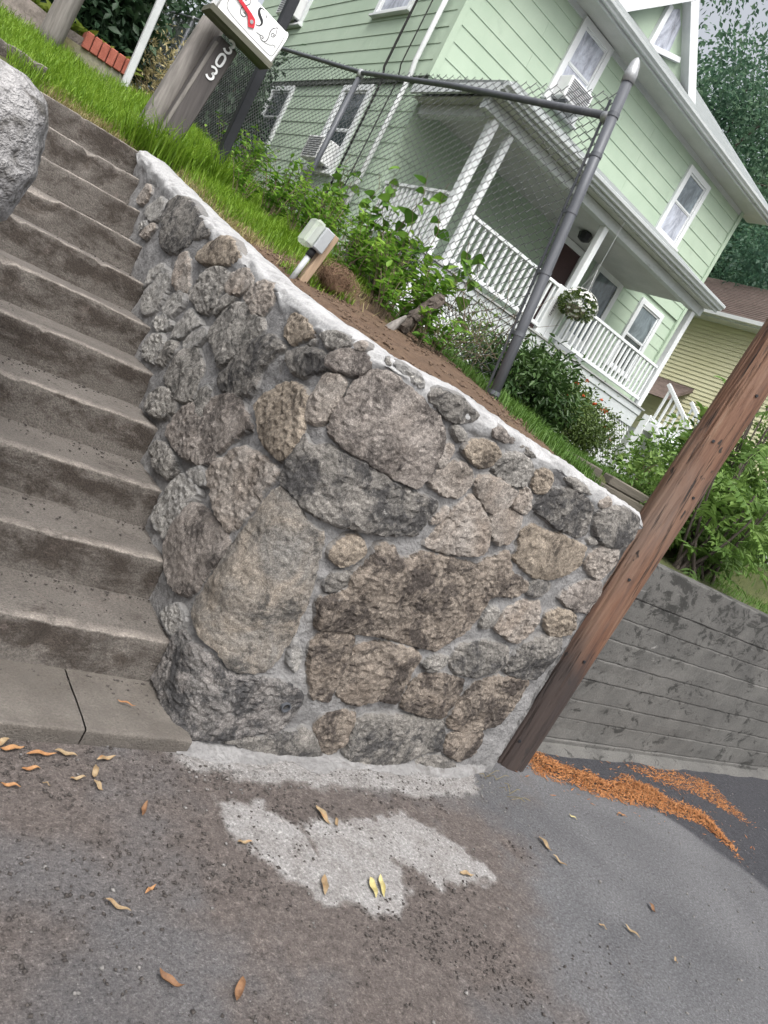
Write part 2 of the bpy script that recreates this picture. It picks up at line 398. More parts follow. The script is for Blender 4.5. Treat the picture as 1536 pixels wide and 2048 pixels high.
class MB:
    """Collects boxes, tubes and prisms given in world metres."""

    def __init__(s):
        s.v, s.f = [], []

    def add(s, verts, faces):
        b = len(s.v)
        s.v += [tuple(v) for v in verts]
        s.f += [tuple(i + b for i in f) for f in faces]
        return s

    def box(s, x0, x1, y0, y1, z0, z1, c=0.0):
        if c <= 0:
            vs = [(x, y, z) for x in (x0, x1) for y in (y0, y1) for z in (z0, z1)]
            return s.add(vs, [(0, 1, 3, 2), (4, 6, 7, 5), (0, 4, 5, 1), (2, 3, 7, 6), (0, 2, 6, 4), (1, 5, 7, 3)])
        c = min(c, abs(x1 - x0) * .45, abs(y1 - y0) * .45, abs(z1 - z0) * .45)
        return s.obox((x0 + x1) / 2, (y0 + y1) / 2, (z0 + z1) / 2, Vector((abs(x1 - x0) / 2, 0, 0)), Vector((0, abs(y1 - y0) / 2, 0)), Vector((0, 0, abs(z1 - z0) / 2)), c)

    def obox(s, x, y, z, a, b, d, c=0.0):
        """Oriented box from half-axis vectors, edges chamfered by c."""
        o = Vector((x, y, z)); a, b, d = Vector(a), Vector(b), Vector(d)
        if c <= 0:
            vs = [o + a * i + b * j + d * k for i in (-1, 1) for j in (-1, 1) for k in (-1, 1)]
            return s.add(vs, [(0, 1, 3, 2), (4, 6, 7, 5), (0, 4, 5, 1), (2, 3, 7, 6), (0, 2, 6, 4), (1, 5, 7, 3)])
        la, lb, ld = a.length, b.length, d.length
        ia, ib, id_ = (la - c) / la, (lb - c) / lb, (ld - c) / ld
        vs, idx = [], {}
        for i in (-1, 1):
            for j in (-1, 1):
                for k in (-1, 1):
                    for t, q in enumerate(((1, ib, id_), (ia, 1, id_), (ia, ib, 1))):
                        idx[i, j, k, t] = len(vs)
                        vs.append(o + a * i * q[0] + b * j * q[1] + d * k * q[2])
        fs = []
        for t in range(3):
            for sgn in (-1, 1):
                q = []
                for (m1, m2) in ((-1, -1), (1, -1), (1, 1), (-1, 1)):
                    key = [m1, m2]; key.insert(t, sgn)
                    q.append(idx[(*key, t)])
                fs.append(tuple(q))
        for t in range(3):
            t1, t2 = (t + 1) % 3, (t + 2) % 3
            for m1 in (-1, 1):
                for m2 in (-1, 1):
                    q = []
                    for mt, tt in ((-1, t1), (1, t1), (1, t2), (-1, t2)):
                        key = [0, 0, 0]; key[t] = mt; key[t1] = m1; key[t2] = m2
                        q.append(idx[(*key, tt)])
                    fs.append(tuple(q))
        for i in (-1, 1):
            for j in (-1, 1):
                for k in (-1, 1):
                    fs.append(tuple(idx[i, j, k, t] for t in range(3)))
        return s.add(vs, fs)

    def tube(s, pts, r, n=8, cap=True):
        pts = [Vector(p) for p in pts]
        rs = r if isinstance(r, (list, tuple)) else [r] * len(pts)
        rings = []
        up = Vector((0, 0, 1))
        t0 = (pts[1] - pts[0]).normalized()
        if abs(t0.dot(up)) > .95: up = Vector((1, 0, 0))
        x = t0.cross(up).normalized()
        b0 = len(s.v)
        for i, p in enumerate(pts):
            t = (pts[min(i + 1, len(pts) - 1)] - pts[max(i - 1, 0)]).normalized()
            x = (x - t * x.dot(t)).normalized()
            y = t.cross(x)
            for k in range(n):
                a = 2 * math.pi * k / n
                s.v.append(tuple(p + (x * math.cos(a) + y * math.sin(a)) * rs[i]))
        for i in range(len(pts) - 1):
            for k in range(n):
                k2 = (k + 1) % n
                s.f.append((b0 + i * n + k, b0 + i * n + k2, b0 + (i + 1) * n + k2, b0 + (i + 1) * n + k))
        if cap:
            s.f.append(tuple(b0 + k for k in reversed(range(n))))
            s.f.append(tuple(b0 + (len(pts) - 1) * n + k for k in range(n)))
        return s

    def prism(s, poly, ax, lo, hi):
        """Polygon in the plane normal to ax ('x': poly=(y,z), 'y': (x,z), 'z': (x,y)) extruded lo..hi."""
        def P(q, t):
            return {'x': (t, q[0], q[1]), 'y': (q[0], t, q[1]), 'z': (q[0], q[1], t)}[ax]
        n = len(poly)
        vs = [P(q, lo) for q in poly] + [P(q, hi) for q in poly]
        fs = [tuple(range(n))[::-1], tuple(range(n, 2 * n))]
        fs += [(i, (i + 1) % n, n + (i + 1) % n, n + i) for i in range(n)]
        return s.add(vs, fs)

    def obj(s, name, mat, parent=None, loc=None, smooth=False):
        base = origin(parent) if parent is not None else Vector(loc or (0, 0, 0))
        V = np.array(s.v, dtype=float) - np.array(base)
        me = build_mesh(name, V, s.f, smooth)
        bm_fix(me)
        return link(name, me, mat, parent, (0, 0, 0) if parent is not None else base)


def bm_fix(me):
    import bmesh
    b = bmesh.new(); b.from_mesh(me)
    bmesh.ops.recalc_face_normals(b, faces=b.faces)
    b.to_mesh(me); b.free()


def N3(p, sc=1.0, off=0.0):
    return noise.noise(Vector((p[0] * sc + off, p[1] * sc + off * .7, p[2] * sc - off)))


def fbm(p, sc, off=0.0, o=4, rough=0.55):
    v, a, t = 0.0, 1.0, 0.0
    for i in range(o):
        v += a * N3(p, sc, off + i * 11.3); t += a
        a *= rough; sc *= 2.05
    return v / t * 1.6


def sstep(a, b, x):
    t = np.clip((x - a) / (b - a), 0, 1)
    return t * t * (3 - 2 * t)


def vnoise(x, y, sc, seed=0):
    """Fast value noise on arrays, 0..1."""
    r = np.random.default_rng(seed + 100).random((256, 256))
    X, Y = np.asarray(x) * sc, np.asarray(y) * sc
    xi, yi = np.floor(X).astype(int), np.floor(Y).astype(int)
    fx, fy = X - xi, Y - yi
    fx, fy = fx * fx * (3 - 2 * fx), fy * fy * (3 - 2 * fy)
    g = lambda i, j: r[i % 256, j % 256]
    return (g(xi, yi) * (1 - fx) + g(xi + 1, yi) * fx) * (1 - fy) + (g(xi, yi + 1) * (1 - fx) + g(xi + 1, yi + 1) * fx) * fy


def vfbm(x, y, sc, seed=0, o=4):
    v = 0; a = 1; t = 0
    for i in range(o):
        v = v + a * vnoise(x, y, sc, seed + i * 7); t += a; a *= .55; sc *= 2.03
    return v / t


def poly_sd(px, py, poly):
    """Signed distance to a polygon (positive inside)."""
    P = np.array(poly, float)
    x, y = np.asarray(px), np.asarray(py)
    d = np.full(x.shape, 1e9); ins = np.zeros(x.shape, bool)
    for i in range(len(P)):
        a, b = P[i], P[(i + 1) % len(P)]
        e = b - a
        t = np.clip(((x - a[0]) * e[0] + (y - a[1]) * e[1]) / (e @ e + 1e-12), 0, 1)
        d = np.minimum(d, np.hypot(x - a[0] - t * e[0], y - a[1] - t * e[1]))
        c = ((a[1] > y) != (b[1] > y)) & (x < (b[0] - a[0]) * (y - a[1]) / (b[1] - a[1] + 1e-12) + a[0])
        ins ^= c
    return np.where(ins, d, -d)


def grid_mesh(name, us, vs, zf, attrs=None, smooth=True):
    U, Vv = np.meshgrid(us, vs)
    Z = zf(U, Vv)
    verts = np.stack([U, Vv, Z], -1).reshape(-1, 3)
    nu, nv = len(us), len(vs)
    i = np.arange(nu - 1)[None, :] + np.arange(nv - 1)[:, None] * nu
    i = i.ravel()
    faces = np.stack([i, i + 1, i + 1 + nu, i + nu], -1)
    at = {k: f(U, Vv).ravel() for k, f in (attrs or {}).items()}
    return build_mesh(name, verts, faces, smooth, at)


# ------------------------------------------------------------------ the road
PALE = [
    [(1.50, 1.82), (1.70, 1.82), (1.82, 1.72), (1.83, 1.58), (1.85, 1.47), (1.88, 1.40), (1.75, 1.38), (1.66, 1.48), (1.62, 1.55), (1.53, 1.66)],
    [(1.82, 1.72), (1.98, 1.72), (2.08, 1.69), (2.13, 1.58), (2.11, 1.44), (2.02, 1.33), (1.92, 1.34), (1.86, 1.44), (1.82, 1.52), (1.82, 1.62)],
    [(2.06, 1.70), (2.22, 1.77), (2.40, 1.79), (2.50, 1.68), (2.57, 1.57), (2.62, 1.46), (2.33, 1.45), (2.27, 1.52), (2.22, 1.58), (2.06, 1.58)],
    [(1.42, 2.16), (1.45, 2.02), (1.65, 1.98), (1.95, 1.95), (2.35, 1.93), (2.75, 1.93), (3.05, 1.98), (3.12, 2.1), (3.0, 2.2), (2.2, 2.2), (1.6, 2.2)],
]
SOIL = [(1.15, 1.95), (1.6, 2.05), (2.3, 2.0), (3.2, 2.05), (3.5, 1.95), (3.1, 1.6), (2.9, 1.2), (2.5, 0.8), (1.9, 0.7), (1.5, 0.9), (1.2, 1.4)]
TAR = [(3.75, 2.45), (3.9, 2.12), (4.7, 1.86), (4.95, 1.45), (5.1, 1.0), (9, -1.2), (9, 2.6)]


def a_dust(x, y):
    w = (vfbm(x, y, 5, 3) - .5) * .16 + (vfbm(x, y, 20, 4) - .5) * .18 + (vfbm(x, y, 55, 5) - .5) * .08
    v = np.zeros(x.shape)
    for k, q in enumerate(PALE):
        v = np.maximum(v, sstep(-.022, .03, poly_sd(x, y, q) + .02 + w * .5) * (.95, .95, 1.05, .75)[k])
    return v


def a_soil(x, y):
    w = (vfbm(x, y, 2.2, 13) - .5) * .9 + (vfbm(x, y, 14, 14) - .5) * .3
    s = sstep(-.25, .3, poly_sd(x, y, SOIL) + w) * .95
    left = sstep(3.3, 1.9, x) * (.35 + .65 * sstep(0.35, .6, vfbm(x, y, 1.6, 17))) * .95
    return np.maximum(s, left)


def a_tar(x, y):
    w = (vfbm(x, y, 4, 23) - .5) * .12
    return sstep(-.03, .03, poly_sd(x, y, TAR) + w)


us = np.concatenate([[-300, -80, -25, -8, -2.5], np.arange(-0.6, 7.6, .022), [8, 9, 11, 15, 25, 60, 300]])
vs = np.concatenate([[-300, -80, -20, -6, -2], np.arange(-0.6, 2.5, .022), [3, 6, 20, 60, 300]])
me = grid_mesh('road', us, vs, lambda x, y: (vfbm(x, y, 1.1, 31, 3) - .5) * .004 + (vfbm(x, y, 30, 33, 3) - .5) * .004 + a_dust(x, y) * .003,
               {'dust': a_dust, 'soil': a_soil, 'tar': a_tar})
m, n, l, p = new_mat('asphalt')
nt = m.node_tree
co = coords(nt, True)


def attr(nt, name):
    a = nt.nodes.new('ShaderNodeAttribute'); a.attribute_name = name
    return a.outputs['Fac']


big = noise_tex(nt, co, 1.3, 5, .6, .4)
fine = noise_tex(nt, co, 170, 4, .75)
mid = noise_tex(nt, co, 24, 7, .72, .3)
col = ramp(nt, big, [(.3, (.098, .099, .105)), (.7, (.155, .156, .163))]).outputs[0]
col = mixc(nt, ramp(nt, attr(nt, 'soil'), [(.1, (0, 0, 0)), (.9, (.85,) * 3)]).outputs[0], col, ramp(nt, mid, [(.35, (.08, .066, .059)), (.65, (.16, .134, .121))]).outputs[0])
col = mixc(nt, attr(nt, 'tar'), col, ramp(nt, mid, [(.3, (.038, .039, .045)), (.7, (.062, .063, .07))]).outputs[0])
ds = n.new('ShaderNodeMath'); ds.operation = 'MULTIPLY_ADD'
l.new(mid, ds.inputs[0]); ds.inputs[1].default_value = .75; l.new(attr(nt, 'dust'), ds.inputs[2])
dm = ramp(nt, ds.outputs[0], [(.42, (0, 0, 0)), (.80, (.45,) * 3), (1.15, (.95,) * 3)]).outputs[0]
col = mixc(nt, dm, col, ramp(nt, noise_tex(nt, co, 9, 5, .65), [(.3, (.235, .223, .215)), (.7, (.35, .345, .342))]).outputs[0])
agg = noise_tex(nt, co, 75, 5, .8)
col = mixc(nt, 1.0, col, ramp(nt, agg, [(.30, (.38,) * 3), (.45, (.88,) * 3), (.56, (1.08,) * 3), (.70, (1.9,) * 3)]).outputs[0], 'MULTIPLY')
vr = n.new('ShaderNodeTexVoronoi'); vr.inputs['Scale'].default_value = 95; l.new(co, vr.inputs['Vector'])
col = mixc(nt, ramp(nt, vr.outputs['Distance'], [(.10, (.55,) * 3), (.2, (0, 0, 0))]).outputs[0], col, mixc(nt, vr.outputs['Color'], (.06, .058, .058), (.30, .29, .28)))
col = mixc(nt, 1.0, col, ramp(nt, fine, [(.28, (.6,) * 3), (.5, (1,) * 3), (.74, (1.4,) * 3)]).outputs[0], 'MULTIPLY')
l.new(col, p.inputs['Base Color'])
p.inputs['Roughness'].default_value = .95
p.inputs['Specular IOR Level'].default_value = .2
b = bump(nt, agg, .8, .014, bump(nt, mid, .35, .012))
l.new(bump(nt, fine, .5, .005, b), p.inputs['Normal'])
road = tag(link('road', me, 'asphalt'), kind='structure')

# ------------------------------------------------------------------ the yard behind the walls
CAPV = [2.12, 2.6, 3.17, 4.33, 5.6, 6.2, 8.0, 10.0, 15.0, 40.0]
CAPZ = [1.615, 1.65, 1.712, 1.88, 2.085, 2.2, 2.58, 2.97, 3.65, 5.0]


def cap_z(s):
    """Height of the wall's cap by distance along the wall from its corner."""
    s = np.asarray(s, float)
    side = np.interp(-s + 2.12, CAPV, CAPZ)
    front = np.interp(s, [0, .4, 1.0, 1.9], [1.618, 1.628, 1.595, 1.55])
    return np.where(s < 0, side, front)


def ground(x, y):
    x, y = np.asarray(x, float), np.asarray(y, float)
    ea, eb_ = np.clip(x - 1.66, 0, 3), np.clip(y - 2.36, 0, 3)
    edge = 1 / (1 / (ea + 1e-3) ** 2 + 1 / (eb_ + 1e-3) ** 2) ** .5        # soft distance in from the back of the cap
    bank = np.interp(y, CAPV, CAPZ) - .07 + .06 * sstep(0, .12, edge) + .09 * sstep(.1, 1.0, edge)
    lawn = 2.12 + .2 * np.clip(y - 5.95, 0, 12) - .09 * sstep(6.2, 5.98, y)
    left = lawn + (bank - lawn) * np.maximum(sstep(1.3, 1.75, x), sstep(6.1, 5.95, y))
    yard = 1.585 - .09 * sstep(2.6, 2.38, y) + .08 * np.clip(y - 2.5, 0, 1.3) + .035 * np.clip(y - 3.8, 0, 30) - .30 * sstep(3.25, 3.5, x) * sstep(3.3, 3.2, y)
    k = sstep(2.2, np.interp(y, [3, 9, 16], [4.4, 6.6, 7.5]), x)
    z = left + (yard - left) * np.clip(k, 0, 1)
    return z + (vfbm(x, y, 2.5, 41) - .5) * .05 + (vfbm(x, y, 14, 43) - .5) * .025


def a_soilyard(x, y):
    d = sstep(5.0, 4.2, y) * sstep(3.15, 2.8, x + 0 * y)
    return np.clip(d + (vfbm(x, y, 5, 51) - .5) * .6, 0, 1)


us = np.concatenate([[-30, -12, -6, -3, -1], np.arange(-.2, 5.5, .04), np.arange(5.6, 9, .3), [10, 12, 15, 20, 40, 90]])
vs = np.concatenate([np.arange(2.36, 7, .04), np.arange(7.1, 12, .25), [13, 15, 18, 22, 30, 50, 90]])
me = grid_mesh('yard_ground', us, vs, ground, {'soil': a_soilyard})
import bmesh
bmx = bmesh.new(); bmx.from_mesh(me)
kill = [f for f in bmx.faces if (lambda c: (c.x < 1.56 and c.y < 5.97) or (c.y < 2.4 and c.x < 3.3) or (c.y < 2.6 and c.x >= 3.3))(f.calc_center_median())]
bmesh.ops.delete(bmx, geom=kill, context='FACES')
bmx.to_mesh(me); bmx.free()
m, n, l, p = new_mat('yard_soil')
nt = m.node_tree
co = coords(nt, True)
mid = noise_tex(nt, co, 20, 7, .72, .3)
fine = noise_tex(nt, co, 130, 4, .75)
c1 = ramp(nt, mid, [(.3, (.085, .05, .03)), (.7, (.175, .112, .07))]).outputs[0]
c2 = ramp(nt, mid, [(.3, (.05, .062, .018)), (.7, (.10, .115, .035))]).outputs[0]
col = mixc(nt, attr(nt, 'soil'), c2, c1)
col = mixc(nt, 1.0, col, ramp(nt, fine, [(.28, (.6,) * 3), (.74, (1.4,) * 3)]).outputs[0], 'MULTIPLY')
l.new(col, p.inputs['Base Color'])
p.inputs['Roughness'].default_value = .95
l.new(bump(nt, fine, .8, .015, bump(nt, mid, .6, .03)), p.inputs['Normal'])
tag(link('yard_ground', me, 'yard_soil'), kind='structure')

# ------------------------------------------------------------------ concrete stairs
m, n, l, p = new_mat('step_concrete')
nt = m.node_tree
co = coords(nt, True)
a = noise_tex(nt, co, 3, 7, .68, .3)
col = ramp(nt, a, [(.3, (.11, .098, .087)), (.7, (.168, .153, .138))]).outputs[0]
d = noise_tex(nt, co, 7, 8, .75, .3, (.6, 1, 1))
st_ = n.new('ShaderNodeMath'); st_.operation = 'ADD'; l.new(d, st_.inputs[0]); l.new(attr(nt, 'stain'), st_.inputs[1])
col = mixc(nt, ramp(nt, st_.outputs[0], [(.54, (0, 0, 0)), (.68, (.92,) * 3)]).outputs[0], col, (.045, .035, .028))
r_ = noise_tex(nt, co, 9, 6, .7, .5)
col = mixc(nt, ramp(nt, r_, [(.6, (0, 0, 0)), (.72, (.5,) * 3)]).outputs[0], col, (.20, .165, .148))
wr = n.new('ShaderNodeMath'); wr.operation = 'MULTIPLY'; l.new(attr(nt, 'worn_highlight'), wr.inputs[0]); l.new(ramp(nt, noise_tex(nt, co, 12, 5, .7), [(.35, (0, 0, 0)), (.6, (1, 1, 1))]).outputs[0], wr.inputs[1])
col = mixc(nt, wr.outputs[0], col, (.30, .27, .24))  # edge highlight painted into the colour of the worn nosing
fine = noise_tex(nt, co, 120, 4, .75)
col = mixc(nt, 1.0, col, ramp(nt, fine, [(.28, (.45,) * 3), (.5, (1,) * 3), (.74, (1.6,) * 3)]).outputs[0], 'MULTIPLY')
l.new(col, p.inputs['Base Color'])
p.inputs['Roughness'].default_value = .9
l.new(bump(nt, fine, .7, .007, bump(nt, noise_tex(nt, co, 30, 6, .7), .6, .014)), p.inputs['Normal'])
surf('step_kerb', (.098, .087, .076), (.15, .136, .121), 5, .9, 110, .35, .8, .010, dirt=(.10, .09, .08), dirt_scale=6, dirt_lo=.52, dirt_hi=.66)

RUN, RISE, NSTEP = .35, .185, 12
stairs = thing('concrete_stairs', 'worn grey brown concrete stairs climbing beside the stone retaining wall', 'stairs', (.95, 2.08, 0))


def step_mesh(k, u0, u1):
    """One cast step: riser and tread with a worn, slightly rounded nosing."""
    v0 = 2.08 + k * RUN
    z1 = .06 + k * RISE
    z0 = z1 - RISE - .04 if k else -.05
    depth = RUN + .10
    prof = []                                      # (y, z) from foot of riser over the nosing to the back of the tread
    for t in np.linspace(0, 1, 7)[:-1]:
        prof.append((v0 + .008 * (1 - t), z0 + (z1 - .014 - z0) * t))
    for a in np.linspace(0, math.pi / 2, 5):
        prof.append((v0 + .012 - .012 * math.cos(a), z1 - .012 + .012 * math.sin(a)))
    for t in np.linspace(0, 1, 9)[1:]:
        prof.append((v0 + .012 + (depth - .012) * t, z1 - .003 * t))
    us = np.arange(u0, u1 + .001, .025)
    V = []
    for u in us:
        for j, (y, z) in enumerate(prof):
            w = fbm((u, y * 2, z * 2), 3.2, k * 5.1, 3) * .007 + fbm((u, y, z), 22, k * 3.3, 3) * .0045
            nose = 1 if 5 <= j <= 10 else .5
            chip = max(0, fbm((u * 1.4, k * 3.0, 0), 5.5, 2.0, 4) - (.22 if k else .08)) * (.10 if k else .16) if 4 <= j <= 10 else 0
            V.append((u, y + w * nose + chip, z + w * .6 - chip * .8 + .006 * math.sin(u * 2.2 + k)))
    n_ = len(prof)
    F = [(i * n_ + j, i * n_ + j + 1, (i + 1) * n_ + j + 1, (i + 1) * n_ + j) for i in range(len(us) - 1) for j in range(n_ - 1)]
    worn_highlight = [.9 if 8 <= j <= 10 else 0 for _u in us for j in range(n_)]  # thin painted highlight line along the nosing edge
    stain = [(.02, .03, .06, .11, .15, .15, .08)[j] if j < 7 else (-.02 if j > 10 else 0) for _u in us for j in range(n_)]
    return V, F, worn_highlight, stain


def step_obj(k, u0, u1, name, mat):
    V, F, worn_highlight, stain = step_mesh(k, u0, u1)
    me = build_mesh(name, np.array(V) - np.array(origin(stairs)), F, True, {'worn_highlight': worn_highlight, 'stain': stain})
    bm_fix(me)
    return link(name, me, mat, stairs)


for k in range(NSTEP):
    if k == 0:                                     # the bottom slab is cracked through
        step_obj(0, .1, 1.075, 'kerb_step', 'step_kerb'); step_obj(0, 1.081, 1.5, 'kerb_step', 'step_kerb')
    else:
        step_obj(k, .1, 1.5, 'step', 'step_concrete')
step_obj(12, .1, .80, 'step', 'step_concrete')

# flank of the stairs, out to the left, and the boulder that caps it
mb = MB()
mb.box(-.35, .27, 2.2, 3.75, -.05, 1.36, .05)
mb.box(-.35, .22, 3.75, 6.6, -.05, 1.9, .05)
pier = mb.obj('stone_pier', 'stone_grey', None, (0, 3, 0))
tag(pier, 'grey masonry pier on the far side of the concrete stairs', 'pier')

